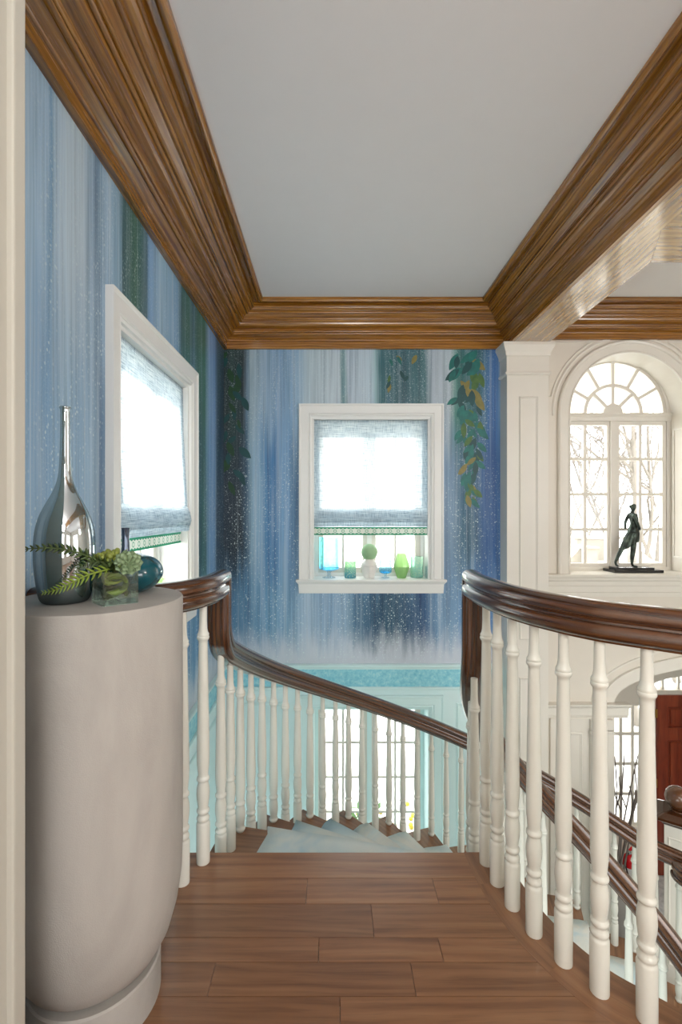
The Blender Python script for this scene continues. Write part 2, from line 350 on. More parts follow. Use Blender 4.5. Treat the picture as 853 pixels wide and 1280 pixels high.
def pedestal_mat():
    s = NT('pedestal_plaster'); tc = s.add('ShaderNodeTexCoord').outputs['Object']
    n = s.noise(s.mapv(tc, (5, 5, 1.6)), 1, 5, 0.6, 0.6); g = s.noise(tc, 420, 2)
    c = s.ramp(n, [(0.3, lin((150, 146, 140))), (0.55, lin((168, 164, 157))), (0.8, lin((180, 176, 169)))])
    c = s.mix(s.math('MULTIPLY', g, 0.25), c, lin((150, 144, 138)))
    s.set(s.b.inputs['Base Color'], c); s.b.inputs['Roughness'].default_value = 0.7
    s.bump(s.math('ADD', g, s.math('MULTIPLY', s.noise(tc, 60, 3), 0.6)), 0.25, 0.002); MAT['pedestal_plaster'] = s.m
pedestal_mat()
def marble():
    s = NT('marble_floor'); tc = s.add('ShaderNodeTexCoord').outputs['Object']
    n = s.noise(s.mapv(tc, (3, 3, 3)), 1.5, 8, 0.7, 1.5)
    s.set(s.b.inputs['Base Color'], s.ramp(n, [(0.3, lin((150, 156, 160))), (0.5, lin((198, 202, 204))), (0.7, lin((226, 228, 228)))]))
    s.b.inputs['Roughness'].default_value = 0.2; MAT['marble_floor'] = s.m
marble()
def carpet():
    s = NT('carpet'); tc = s.add('ShaderNodeTexCoord').outputs['Object']
    n = s.noise(tc, 3.0, 3, 0.6, 0.8); g = s.noise(tc, 500, 2)
    c = s.ramp(n, [(0.36, lin((184, 212, 222))), (0.5, lin((216, 228, 226))), (0.62, lin((236, 236, 226)))])
    c = s.mix(s.math('MULTIPLY', g, 0.35), c, lin((160, 180, 186)))
    s.set(s.b.inputs['Base Color'], c); s.b.inputs['Roughness'].default_value = 0.95
    s.bump(g, 0.6, 0.004); MAT['carpet'] = s.m
carpet()

# ------------------------------------------------------------------ mesh helpers
def link(name, me, m=None, parent=None, smooth=False):
    o = bpy.data.objects.new(name, me); COL.objects.link(o)
    if m is not None and not me.materials: me.materials.append(MAT[m] if isinstance(m, str) else m)
    if smooth: 
        for p in me.polygons: p.use_smooth = True
    if parent is not None: o.parent = parent
    return o
def finish(name, bm, m=None, parent=None, smooth=False, auto=None):
    me = bpy.data.meshes.new(name)
    bmesh.ops.recalc_face_normals(bm, faces=bm.faces)
    if auto is not None:
        for f in bm.faces: f.smooth = True
        for e in bm.edges:
            if len(e.link_faces) == 2 and e.calc_face_angle(0) > math.radians(auto): e.smooth = False
    bm.to_mesh(me); bm.free()
    return link(name, me, m, parent, smooth)
def tag(o, label, cat, group=None):
    o['label'] = label; o['category'] = cat
    if group: o['group'] = group
    return o
def struct(o): o['kind'] = 'structure'; return o
def empty(name, loc=(0, 0, 0), rz=0.0):
    o = bpy.data.objects.new(name, None); o.location = loc; o.rotation_euler = (0, 0, rz); COL.objects.link(o); return o
def uvl(bm): return bm.loops.layers.uv.verify()
def bx(bm, x0, x1, y0, y1, z0, z1, M=None):
    vs = [bm.verts.new((x, y, z)) for x in (x0, x1) for y in (y0, y1) for z in (z0, z1)]
    if M is not None:
        for v in vs: v.co = M @ v.co
    fs = []
    for q in ((0, 1, 3, 2), (4, 6, 7, 5), (0, 4, 5, 1), (2, 3, 7, 6), (0, 2, 6, 4), (1, 5, 7, 3)):
        fs.append(bm.faces.new([vs[i] for i in q]))
    uv = uvl(bm)
    for f in fs:
        f.normal_update(); n = f.normal
        a = max(range(3), key=lambda i: abs(n[i]))
        for l in f.loops:
            c = l.vert.co
            l[uv].uv = ((c.y, c.z), (c.x, c.z), (c.x, c.y))[a]
    return vs
def box(name, x0, x1, y0, y1, z0, z1, m, parent=None, bevel=0.0, M=None):
    bm = bmesh.new(); bx(bm, x0, x1, y0, y1, z0, z1, M)
    if bevel: bmesh.ops.bevel(bm, geom=list(bm.edges), offset=bevel, segments=2, affect='EDGES', profile=0.6)
    return finish(name, bm, m, parent)
def prism(name, pts, z0, z1, m, parent=None, bevel=0.0, swap_uv=False):
    """flat polygon in plan raised from z0 to z1"""
    bm = bmesh.new(); lo = [bm.verts.new((x, y, z0)) for x, y in pts]; hi = [bm.verts.new((x, y, z1)) for x, y in pts]
    bm.faces.new(lo[::-1]); bm.faces.new(hi); n = len(pts)
    for i in range(n): bm.faces.new((lo[i], lo[(i + 1) % n], hi[(i + 1) % n], hi[i]))
    if bevel: bmesh.ops.bevel(bm, geom=[e for e in bm.edges if all(abs(v.co.z - z1) < 1e-6 for v in e.verts)], offset=bevel, segments=2, affect='EDGES')
    uv = uvl(bm)
    for f in bm.faces:
        for l in f.loops:
            c = l.vert.co; l[uv].uv = (c.y, c.x + c.z) if swap_uv else (c.x, c.y + c.z)
    return finish(name, bm, m, parent)
def lathe_bm(prof, seg=28, M=None, bm=None, cap=True):
    bm = bm or bmesh.new(); rings = []
    for r, z in prof:
        if r < 1e-5: rings.append([bm.verts.new((0, 0, z))])
        else: rings.append([bm.verts.new((r * math.cos(2 * PI * k / seg), r * math.sin(2 * PI * k / seg), z)) for k in range(seg)])
    for a, b in zip(rings, rings[1:]):
        for k in range(seg):
            k2 = (k + 1) % seg
            if len(a) == 1 and len(b) == 1: continue
            if len(a) == 1: bm.faces.new((a[0], b[k2], b[k]))
            elif len(b) == 1: bm.faces.new((a[k], a[k2], b[0]))
            else: bm.faces.new((a[k], a[k2], b[k2], b[k]))
    if cap:
        if len(rings[0]) > 1: bm.faces.new(rings[0][::-1])
        if len(rings[-1]) > 1: bm.faces.new(rings[-1])
    if M is not None:
        for r in rings:
            for v in r: v.co = M @ v.co
    return bm
def lathe(name, prof, m, parent=None, seg=28, M=None, auto=38, cap=True):
    return finish(name, lathe_bm(prof, seg, M, cap=cap), m, parent, auto=auto)
def smooth_prof(pts, n=6):
    """Catmull-Rom through profile points"""
    out = []
    P_ = [pts[0]] + list(pts) + [pts[-1]]
    for i in range(1, len(P_) - 2):
        a, b, c, d = P_[i - 1], P_[i], P_[i + 1], P_[i + 2]
        for k in range(n):
            t = k / n
            out.append(tuple(0.5 * (2 * b[j] + (c[j] - a[j]) * t + (2 * a[j] - 5 * b[j] + 4 * c[j] - d[j]) * t * t + (3 * b[j] - a[j] - 3 * c[j] + d[j]) * t ** 3) for j in range(len(b))))
    out.append(tuple(pts[-1])); return out
def sweep_bm(pts, sides, prof, closed_prof=True, closed_path=False, caps=True, bm=None, scale_up=True, jump=None):
    """sweep prof [(a,b)] (a along the side vector, b along up = side x tangent) along pts"""
    bm = bm or bmesh.new(); uv = uvl(bm); n = len(pts); rings = []
    L = 0.0; Ls = []
    pl = [0.0]
    for i in range(len(prof)):
        a, b = prof[i], prof[(i + 1) % len(prof)]; pl.append(pl[-1] + math.hypot(a[0] - b[0], a[1] - b[1]))
    for i in range(n):
        p = Vector(pts[i])
        if closed_path: t0 = (p - Vector(pts[i - 1])); t1 = Vector(pts[(i + 1) % n]) - p
        else:
            t1 = Vector(pts[min(i + 1, n - 1)]) - p if i < n - 1 else p - Vector(pts[i - 1])
            t0 = p - Vector(pts[i - 1]) if i > 0 else t1.copy()
        if i > 0: L += (p - Vector(pts[i - 1])).length
        Ls.append(L)
        t0.normalize(); t1.normalize(); t = (t0 + t1).normalized()
        s = Vector(sides[i]); s = (s - t * s.dot(t)); 
        if s.length < 1e-6: s = Vector((1, 0, 0))
        s.normalize(); u = s.cross(t).normalized()
        k = min(1.0 / max(math.sqrt(max((1 + t0.dot(t1)) / 2, 1e-4)), 0.3), 1.7)
        turn = (t1 - t0)
        ku = k if abs(turn.dot(u)) > abs(turn.dot(s)) else 1.0
        ks = k if ku == 1.0 else 1.0
        rings.append([bm.verts.new(p + s * a * ks + u * b * ku) for a, b in prof])
    m = len(prof); cnt = m if closed_prof else m - 1
    segs = n if closed_path else n - 1
    for i in range(segs):
        A, B = rings[i], rings[(i + 1) % n]
        la, lb = Ls[i], Ls[i + 1] if i + 1 < n else L + 0.1
        for j in range(cnt):
            j2 = (j + 1) % m
            f = bm.faces.new((A[j], A[j2], B[j2], B[j]))
            for l, q in zip(f.loops, ((la, pl[j]), (la, pl[j + 1]), (lb, pl[j + 1]), (lb, pl[j]))): l[uv].uv = q
    if caps and closed_prof and not closed_path:
        bm.faces.new(rings[0][::-1]); bm.faces.new(rings[-1])
    return bm
def tube_bm(pts, radii, seg=8, bm=None):
    bm = bm or bmesh.new(); n = len(pts); rings = []
    ref = Vector((0, 0, 1))
    for i in range(n):
        a = Vector(pts[max(i - 1, 0)]); b = Vector(pts[min(i + 1, n - 1)]); t = (b - a).normalized()
        s = t.cross(ref)
        if s.length < 1e-3: s = t.cross(Vector((1, 0, 0)))
        s.normalize(); u = s.cross(t); r = radii[i] if hasattr(radii, '__len__') else radii
        rings.append([bm.verts.new(Vector(pts[i]) + (s * math.cos(2 * PI * k / seg) + u * math.sin(2 * PI * k / seg)) * r) for k in range(seg)])
    for A, B in zip(rings, rings[1:]):
        for k in range(seg): bm.faces.new((A[k], A[(k + 1) % seg], B[(k + 1) % seg], B[k]))
    bm.faces.new(rings[0][::-1]); bm.faces.new(rings[-1]); return bm
def wall(name, x0, x1, z0, z1, y0, y1, m, holes=(), M=None, parent=None):
    """wall in the XZ plane between y0 and y1; holes = (xa, xb, zbottom, ztop or function of x, step count)"""
    xs = {x0, x1}
    for h in holes:
        k = h[4] if len(h) > 4 else 1
        for i in range(k + 1):
            if callable(h[3]): xs.add(h[0] + (h[1] - h[0]) * (1 - math.cos(PI * i / k)) / 2)
            else: xs.add(h[0] + (h[1] - h[0]) * i / k)
    xs = sorted(x for x in xs if x0 - 1e-9 <= x <= x1 + 1e-9)
    bm = bmesh.new()
    def tops(h, x): return h[3](x) if callable(h[3]) else h[3]
    for a, b in zip(xs, xs[1:]):
        if b - a < 1e-7: continue
        mid_ = (a + b) / 2; hs = sorted([h for h in holes if h[0] < mid_ < h[1]], key=lambda h: h[2])
        cur = (z0, z0); spans = []
        for h in hs:
            if h[2] > cur[0] + 1e-6: spans.append((cur, (h[2], h[2])))
            cur = (tops(h, a), tops(h, b))
        spans.append((cur, (z1, z1)))
        for (la, lb), (ha, hb) in spans:
            if ha - la < 1e-6 and hb - lb < 1e-6: continue
            vs = [bm.verts.new(v) for v in ((a, y0, la), (b, y0, lb), (b, y0, hb), (a, y0, ha), (a, y1, la), (b, y1, lb), (b, y1, hb), (a, y1, ha))]
            for q in ((0, 1, 2, 3), (7, 6, 5, 4), (0, 4, 5, 1), (3, 2, 6, 7), (0, 3, 7, 4), (1, 5, 6, 2)): bm.faces.new([vs[i] for i in q])
    if M is not None: bmesh.ops.transform(bm, matrix=M, verts=bm.verts)
    bmesh.ops.remove_doubles(bm, verts=bm.verts, dist=1e-6)
    # drop the doubled faces between neighbouring strips
    seen = {}
    for f in list(bm.faces):
        key = tuple(sorted(v.index for v in f.verts)) if False else frozenset(f.verts)
        seen.setdefault(key, []).append(f)
    dead = [f for fl in seen.values() if len(fl) > 1 for f in fl]
    if dead: bmesh.ops.delete(bm, geom=dead, context='FACES_ONLY')
    return struct(finish(name, bm, m, parent))
LEFTM = Matrix.Translation((XL, 0, 0)) @ Matrix.Rotation(PI / 2, 4, 'Z')   # local x -> +Y, local y -> -X

# ------------------------------------------------------------------ room shell
T = 0.30
WX0, WX1 = (389.7 - 415) * S, (538.4 - 415) * S      # back window opening
WZ0, WZ1 = 0.659, 1.999
WCX, WHW = (WX0 + WX1) / 2, (WX1 - WX0) / 2
LY0 = 1.856 + 0.103; LY1 = LY0 + 2 * WHW              # left window opening along Y
wall_back = wall('wall_back', XL - 0.02, XPI0 + 0.05, LEDGE, ZC + 0.05, D, D + T, 'mural_back', [(WX0, WX1, WZ0, WZ1)])
LWZ1, LWZ0 = 1.2 - 242 * S, -2.35
wall('wall_back_lower', XL - T, XPI0 + 0.05, ZLOW, LEDGE, D, D + T, 'aqua', [(WX0, WX1, LWZ0, LWZ1)])
wall_left = wall('wall_left', 0.8, D, LEDGE, ZC + 0.05, 0, T, 'mural_left', [(LY0, LY1, WZ0, WZ1)], M=LEFTM)
wall('wall_left_lower', -1.0, D, ZLOW, LEDGE, 0, T, 'aqua', M=LEFTM)
wall('wall_left_hall', -3.6, 0.72, -0.3, ZC + 0.05, 0.0, 0.2, 'hall_wall', M=LEFTM)
AX, AR, AZ, SILLZ = 2.462, 0.499, 2.03, 0.704
BX, BA, BB, BZ = 3.45, 1.12, 0.32, -0.36
wall('wall_entry', XPI0 + 0.05, 5.0, ZLOW, ZC + 0.05, D, D + T, 'white_panel',
     [(AX - AR, AX + AR, SILLZ, lambda x: AZ + math.sqrt(max(AR ** 2 - (x - AX) ** 2, 0)), 40),
      (BX - BA, BX + BA, ZLOW, lambda x: BZ + BB * math.sqrt(max(1 - ((x - BX) / BA) ** 2, 0)), 40)])
wall('wall_right', -3.6, D + T, ZLOW, ZC + 0.05, 0, 0.2, 'hall_wall', [(-2.2, -0.4, 0.7, 2.2)], M=Matrix.Translation((5.2, 0, 0)) @ Matrix.Rotation(PI / 2, 4, 'Z'))
wall('wall_rear', XL - 0.2, 5.2, -0.3, ZC + 0.05, -3.8, -3.6, 'hall_wall', [(0.2, 1.6, 0.6, 2.3), (2.6, 4.2, 0.6, 2.3)])
struct(box('ceiling', XL - 0.2, 5.2, -3.8, D + T, ZC, ZC + 0.12, 'ceiling_plaster'))
struct(box('floor_lower', XL - 1, 5.4, -1.0, 5.9, ZLOW - 0.1, ZLOW, 'marble_floor'))
struct(box('wall_under_landing', XL, 5.2, -1.0, -0.8, ZLOW, -0.3, 'hall_wall'))

# opening jamb at the left edge of the view
jamb = struct(box('trim_1', XL + 0.0, -0.534, 0.70, 0.80, 0.0, ZC, 'cream'))
box('edge_bead', -0.54, -0.5225, 0.775, 0.806, 0.0, ZC, 'cream', jamb, 0.004)
box('casing_face', -0.70, -0.53, 0.675, 0.70, 0.0, 2.2, 'cream', jamb, 0.004)

# ------------------------------------------------------------------ landing floor
def cr(pts, n=8): return [Vector(p) for p in smooth_prof([tuple(p) for p in pts], n)]
R_PLAN = [(2.6, 0.98), (1.9, 0.98), (1.4, 0.98), (1.1, 0.985), (0.93, 1.01), (0.835, 1.055), (0.748, 1.12), (0.673, 1.186), (0.6205, 1.264), (0.579, 1.351), (0.5515, 1.442), (0.5377, 1.534), (0.531, 1.622), (0.530, 1.70)]
L_PLAN = [(-0.885, 1.405), (-0.80, 1.40), (-0.72, 1.402), (-0.64, 1.42), (-0.555, 1.468), (-0.486, 1.536), (-0.444, 1.63), (-0.430, 1.70)]
def offset_curve(pts, d):
    out = []
    for i, p in enumerate(pts):
        a = pts[max(i - 1, 0)]; b = pts[min(i + 1, len(pts) - 1)]; t = (b - a); t.normalize()
        out.append(Vector((p.x + t.y * d, p.y - t.x * d)))
    return out
rc = cr(R_PLAN, 6); lc = cr(L_PLAN, 6)
r_out = offset_curve(rc, 0.078); r_in = offset_curve(rc, -0.062)   # path runs towards +Y: right hand side is the open well
l_out = offset_curve(lc, -0.07)
YE = 1.672
def x_at(curve, y):
    best = None
    for a, b in zip(curve, curve[1:]):
        if (a.y - y) * (b.y - y) <= 0 and abs(a.y - b.y) > 1e-9:
            t = (y - a.y) / (b.y - a.y); x = a.x + (b.x - a.x) * t
            if best is None or abs(x) > abs(best): best = x
    return best
def xr_in(y):
    v = x_at(r_in[12:], y); return v if v is not None else (2.6 if y < 1.0 else 0.46)
def xl_out(y):
    if y < l_out[0].y + 0.004: return XL
    v = x_at(l_out, y); return v if v is not None else -0.50
floor = empty('floor'); struct(floor)
slab = [(p.x, p.y) for p in r_out if p.y < YE] + [(x_at(r_out, YE - 0.001) or 0.608, YE - 0.02), (xl_out(YE - 0.02), YE - 0.02)] + [(p.x, p.y) for p in reversed(l_out) if p.y < YE - 0.03] + [(XL, 1.33), (XL, -3.6), (5.2, -3.6), (5.2, 0.90)]
prism('subfloor', [(x * 0.999, y) for x, y in slab], -0.28, -0.026, 'white_trim', floor)
rows = [1.672, 1.553, 1.451, 1.336, 1.263, 1.173, 1.075, 0.985]
y = 0.985
while y > -0.6: y -= random.choice((0.09, 0.10, 0.115)); rows.append(y)
def plank(xa_f, xb_f, ya, yb, xs):
    """boards of one row between ya > yb, cut at xs"""
    cuts = [None] + list(xs) + [None]
    for a, b in zip(cuts, cuts[1:]):
        N = 5; left = []; right = []
        for i in range(N + 1):
            yy = yb + 0.0006 + (ya - yb - 0.0012) * i / N
            left.append(((xa_f(yy) if a is None else a + 0.0006), yy)); right.append(((xb_f(yy) if b is None else b - 0.0006), yy))
        if right[0][0] - left[0][0] < 0.02: continue
        pts = (left if a is None else [left[0], left[-1]])[::-1] + (right if b is None else [right[0], right[-1]])
        prism('plank', pts, -0.026, 0.0, 'floor_oak', floor, 0.0005)
seams = {0: [], 1: [-0.08, 0.33], 2: [0.12], 3: [-0.036, 0.30], 4: [-0.31, 0.21], 5: [0.02], 6: [-0.15, 0.42]}
for i, (a, b) in enumerate(zip(rows, rows[1:])):
    sm = seams.get(i, [])
    if a < 0.95: 
        sm = sorted(random.uniform(-0.6, 2.3) for _ in range(2))
        if sm[1] - sm[0] < 0.3: sm = sm[:1]
        plank(xl_out, lambda y: 2.6, a, b, sm)
    else: plank(xl_out, xr_in, a, b, sm)
# curved border boards under the right balustrade
idx = [i for i in range(len(r_in)) if r_in[i].y < YE - 0.004 and r_out[i].y < YE - 0.004]
bi = [Vector(r_in[i]) for i in idx]; bo = [Vector(r_out[i]) for i in idx]
bi.append(Vector((bi[-1].x, YE))); bo.append(Vector((bo[-1].x, YE)))
brk = [0, 14, 30, 48, 66, len(bi) - 1]
for a, b in zip(brk, brk[1:]):
    if b <= a: continue
    bm = bmesh.new(); uv = uvl(bm); vs = []; Lc = 0
    for i in range(a, b + 1):
        if i > a: Lc += (bi[i] - bi[i - 1]).length
        vs.append([bm.verts.new((q.x, q.y, z)) for q, z in ((bi[i], -0.026), (bi[i], 0.0005), (bo[i], 0.0005), (bo[i] * 1.0, -0.026))] + [Lc])
    for A, B in zip(vs, vs[1:]):
        for j in range(4):
            f = bm.faces.new((A[j], A[(j + 1) % 4], B[(j + 1) % 4], B[j]))
            for l, q in zip(f.loops, ((A[4], j * .1), (A[4], j * .1 + .1), (B[4], j * .1 + .1), (B[4], j * .1))): l[uv].uv = q
    bm.faces.new(vs[0][:4]); bm.faces.new(vs[-1][:4][::-1])
    finish('border_board', bm, 'floor_oak', floor)
# rest of the hall floor, behind the camera
struct(box('floor_hall', XL, 5.2, -3.6, rows[-1] - 0.001, -0.28, 0.0, 'floor_oak'))
# white moulded edge under the landing
for nm, cv, d in (('trim_2', rc, 0.066), ('trim_3', lc, -0.058)):
    oc = [Vector((p.x, p.y, 0)) for p in offset_curve(cv, d) if p.y < YE - 0.01]
    s_ = []
    for i in range(len(oc)):
        t = (oc[min(i + 1, len(oc) - 1)] - oc[max(i - 1, 0)]).normalized(); s_.append(Vector((t.y, -t.x, 0)) * (1 if d > 0 else -1))
    pr = [(-0.05, -0.29), (0.004, -0.29), (0.004, -0.10), (0.012, -0.095), (0.012, -0.05), (0.03, -0.03), (0.022, -0.022), (0.008, -0.012), (0.008, -0.002), (0.0, -0.0015), (-0.05, -0.027)]
    if d < 0: pr = [(a, b) for a, b in pr]
    bm = bmesh.new(); rings = [[bm.verts.new(p + s * a + Vector((0, 0, b))) for a, b in pr] for p, s in zip(oc, s_)]
    for A, B in zip(rings, rings[1:]):
        for j in range(len(pr)): bm.faces.new((A[j], A[(j + 1) % len(pr)], B[(j + 1) % len(pr)], B[j]))
    struct(finish(nm, bm, 'white_trim', None))

# ------------------------------------------------------------------ oak cornice, beam and coffers
CP = [(0.0, 0.0), (0.085, 0.0), (0.085, 0.185), (0.10, 0.19)]
def bead_(cx_, cz_, r, a0, a1, n=6): return [(cx_ + r * math.cos(math.radians(a0 + (a1 - a0) * i / n)), cz_ + r * math.sin(math.radians(a0 + (a1 - a0) * i / n))) for i in range(n + 1)]
CP += bead_(0.092, 0.222, 0.032, -70, 75) + [(0.095, 0.262), (0.105, 0.275), (0.195, 0.335)]
CP += [(0.20, 0.325)] + bead_(0.228, 0.352, 0.036, -130, 20) + bead_(0.262, 0.40, 0.030, -110, 60) + [(0.262, 0.445), (0.275, 0.47)]
CP += [(0.31, 0.485), (0.355, 0.49), (0.40, 0.505), (0.43, 0.535), (0.437, 0.565), (0.44, 0.58)] + bead_(0.462, 0.602, 0.030, -140, 35) + [(0.487, 0.632), (0.495, 0.625)] + bead_(0.512, 0.645, 0.020, -140, 30)
CP += [(0.52, 0.675), (0.60, 0.74), (0.612, 0.73)] + bead_(0.632, 0.752, 0.024, -140, 30) + [(0.65, 0.785), (0.69, 0.785), (0.73, 0.80), (0.755, 0.83), (0.76, 0.845)] + bead_(0.778, 0.86, 0.022, -140, 20)
CP += [(0.795, 0.885), (0.775, 0.90), (0.77, 0.955), (0.885, 0.96), (0.90, 0.93)] + bead_(0.945, 0.94, 0.042, -160, -10, 7) + [(1.0, 0.95), (1.0, 1.0), (0.0, 1.0)]
def cornice(name, corners, widths, zb, zt, m='oak_cornice', closed=False, parent=None):
    """each straight run is its own mesh, mitred; corners = wall-line points in order (room on the left hand), widths per run"""
    n = len(corners); runs = n if closed else n - 1; out = []
    def inward(i):
        a = Vector(corners[i % n]); b = Vector(corners[(i + 1) % n]); t = (b - a).normalized(); return Vector((-t.y, t.x)), t
    def corner_off(i, u):       # offset point at corner i for profile fraction u
        p = Vector(corners[i % n])
        prev = i - 1 if (i > 0 or closed) else None; nxt = i if (i < runs or closed) else None
        if prev is None: nn, _ = inward(0); return p + nn * widths[0] * u
        if nxt is None or (not closed and i == n - 1): nn, _ = inward(i - 1); return p + nn * widths[i - 1] * u
        n0, t0 = inward((i - 1) % runs); n1, t1 = inward(i % runs)
        d0 = widths[(i - 1) % runs] * u; d1 = widths[i % runs] * u
        # solve p + n0*d0 + t0*s = p + n1*d1 + t1*r
        A = n1 * d1 - n0 * d0; den = t0.x * t1.y - t0.y * t1.x
        if abs(den) < 1e-6: return p + n0 * d0
        s_ = (A.x * t1.y - A.y * t1.x) / den
        return p + n0 * d0 + t0 * s_
    for r in range(runs):
        bm = bmesh.new(); uv = uvl(bm); A = []; B = []
        _, t = inward(r); base = Vector(corners[r])
        for u, v in CP:
            a = corner_off(r, u); b = corner_off(r + 1, u); z = zb + (zt - zb) * v
            A.append(bm.verts.new((a.x, a.y, z))); B.append(bm.verts.new((b.x, b.y, z)))
        cum = 0
        for j in range(len(CP)):
            j2 = (j + 1) % len(CP); f = bm.faces.new((A[j], A[j2], B[j2], B[j]))
            dl = math.hypot((CP[j2][0] - CP[j][0]) * widths[r], (CP[j2][1] - CP[j][1]) * (zt - zb))
            for l, c in zip(f.loops, (cum, cum + dl, cum + dl, cum)):
                l[uv].uv = ((Vector(l.vert.co[:2]) - base).dot(t), c)
            cum += dl
        bm.faces.new(A[::-1]); bm.faces.new(B)
        out.append(struct(finish(name, bm, m, parent)))
    return out
XB0, XB1 = 1.4376, 1.72
# stairwell side: right beam -> back wall -> left wall (room on the left hand when walking this way)
cornice('trim_cornice', [(XB0, -3.6), (XB0, D), (XL, D), (XL, 0.80)], [0.285, 0.30, 0.366], ZF, ZC)
ZR = 2.632
cornice('trim_cornice_right', [(5.2, 2.546), (5.2, D), (XB1, D), (XB1, 2.546)], [0.2, 0.30, 0.2], ZR, ZC)
# beam along the stairwell with its plain soffit boards
def soffit(name, pts, z0, z1, swap):
    return struct(prism(name, pts, z0, z1, 'oak_soffit', None, 0.003, swap_uv=swap))
soffit('trim_beam', [(XB0 - 0.002, -3.6), (XB0 - 0.002, D), (XB1, D), (XB1, 2.546), (XB1 + 0.0, 2.546), (XB1, 2.5), (XB1, -3.6)][:4] + [(XB1, 2.546), (XB0 + 0.14, 2.26), (XB0 + 0.14, -3.6)], ZF, ZC, True)
soffit('trim_cross_beam', [(XB0 + 0.141, 1.4), (XB0 + 0.141, 2.26), (XB1 + 0.001, 2.545), (5.2, 2.545), (5.2, 1.4)], ZF, ZC, False)
struct(box('trim_bead', XB1, 5.2, 2.546, 2.556, ZF + 0.03, ZF + 0.05, 'oak_cornice'))

# ------------------------------------------------------------------ pilaster at the wall corner
pil = empty('trim_pilaster'); struct(pil)
box('shaft', XPI0, XPI1, YP, D, ZLOW, 2.37, 'white_trim', pil)
def frame_panel(name, x0, x1, z0, z1, y, m, parent, wdt=0.02, dep=0.012, bolection=True):
    """raised moulding frame around a recessed-looking field"""
    bm = bmesh.new()
    pts = [(x0, z0), (x1, z0), (x1, z1), (x0, z1)]
    prof = [(0, 0), (0.0, -dep * 0.5), (wdt * 0.35, -dep), (wdt * 0.6, -dep * 0.6), (wdt, -dep * 0.25), (wdt, 0)]
    rings = []
    for (x, z), (sx, sz) in zip(pts, ((1, 1), (-1, 1), (-1, -1), (1, -1))):
        rings.append([bm.verts.new((x + sx * a, y + b, z + sz * a)) for a, b in prof])
    for i in range(4):
        A, B = rings[i], rings[(i + 1) % 4]
        for j in range(len(prof) - 1): bm.faces.new((A[j], A[j + 1], B[j + 1], B[j]))
    return finish(name, bm, m, parent)
frame_panel('panel_moulding', 1.49, 1.64, 0.2, 2.13, YP, 'white_trim', pil, 0.018, 0.01)
frame_panel('panel_moulding', 1.49, 1.64, -2.7, -0.1, YP, 'white_trim', pil, 0.018, 0.01)
def ring_mould(name, x0, x1, y0, y1, prof, m, parent):
    """moulding round three sides of a pilaster; prof = (projection, z)"""
    bm = bmesh.new(); R_ = []
    for p, z in prof: R_.append([bm.verts.new(v) for v in ((x0 - p, y1, z), (x0 - p, y0 - p, z), (x1 + p, y0 - p, z), (x1 + p, y1, z))])
    for A, B in zip(R_, R_[1:]):
        for j in range(3): bm.faces.new((A[j], A[j + 1], B[j + 1], B[j]))
    bm.faces.new(R_[0]); bm.faces.new(R_[-1][::-1])
    return finish(name, bm, m, parent)
ring_mould('capital', XPI0, XPI1, YP, D, [(0.0, 2.30), (0.012, 2.305), (0.018, 2.315), (0.012, 2.328), (0.004, 2.33), (0.004, 2.45), (0.012, 2.455), (0.016, 2.48), (0.03, 2.51), (0.04, 2.53), (0.04, 2.554), (0, 2.554)], 'white_trim', pil)

# ------------------------------------------------------------------ mouldings: ledge, dado panels, sill band
def hmould(name, a, b, side, prof, m, parent=None, st=True):
    """straight moulding from a to b (3D points at wall face), side = outward unit vector, prof (out, z)"""
    bm = bmesh.new(); uvl(bm); a = Vector(a); b = Vector(b); s = Vector(side)
    A = [bm.verts.new(a + s * p + Vector((0, 0, z))) for p, z in prof]; B = [bm.verts.new(b + s * p + Vector((0, 0, z))) for p, z in prof]
    n = len(prof)
    for j in range(n): bm.faces.new((A[j], A[(j + 1) % n], B[(j + 1) % n], B[j]))
    bm.faces.new(A[::-1]); bm.faces.new(B)
    o = finish(name, bm, m, parent, auto=30)
    return struct(o) if st and parent is None else o
LP = [(0, -0.028), (0.012, -0.028), (0.016, -0.012), (0.028, -0.008), (0.036, 0.0), (0.036, 0.010), (0.028, 0.016), (0, 0.018)]
hmould('trim_ledge', (XL, D, LEDGE), (XPI0, D, LEDGE), (0, -1, 0), LP, 'aqua_trim')
hmould('trim_ledge', (XL, -1.0, LEDGE), (XL, D, LEDGE), (1, 0, 0), LP, 'aqua_trim')
zb0 = 1.2 - 217 * S
struct(box('trim_band', XL, XPI0, D - 0.004, D, zb0, LEDGE - 0.026, 'band_turquoise'))
struct(box('trim_band', XL, XL + 0.004, -1, D - 0.004, zb0, LEDGE - 0.026, 'band_turquoise'))
LP2 = [(0, -0.026), (0.010, -0.026), (0.014, -0.010), (0.022, -0.004), (0.018, 0.004), (0, 0.006)]
hmould('trim_picture_rail', (XL, D, zb0), (XPI0, D, zb0), (0, -1, 0), LP2, 'aqua_trim')
hmould('trim_picture_rail', (XL, -1.0, zb0), (XL, D, zb0), (1, 0, 0), LP2, 'aqua_trim')
pw = empty('trim_dado'); struct(pw)
frame_panel('panel_moulding', XL + 0.12, -0.38, -2.7, -0.36, D, 'aqua_trim', pw, 0.03, 0.014)
frame_panel('panel_moulding', 1.03, 1.33, -2.7, -0.36, D, 'aqua_trim', pw, 0.03, 0.014)
o = frame_panel('panel_moulding', 2.6, 3.75, -2.7, -0.36, 0, 'aqua_trim', pw, 0.03, 0.014); o.matrix_local = LEFTM
o = frame_panel('panel_moulding', 1.3, 2.45, -2.7, -0.36, 0, 'aqua_trim', pw, 0.03, 0.014); o.matrix_local = LEFTM
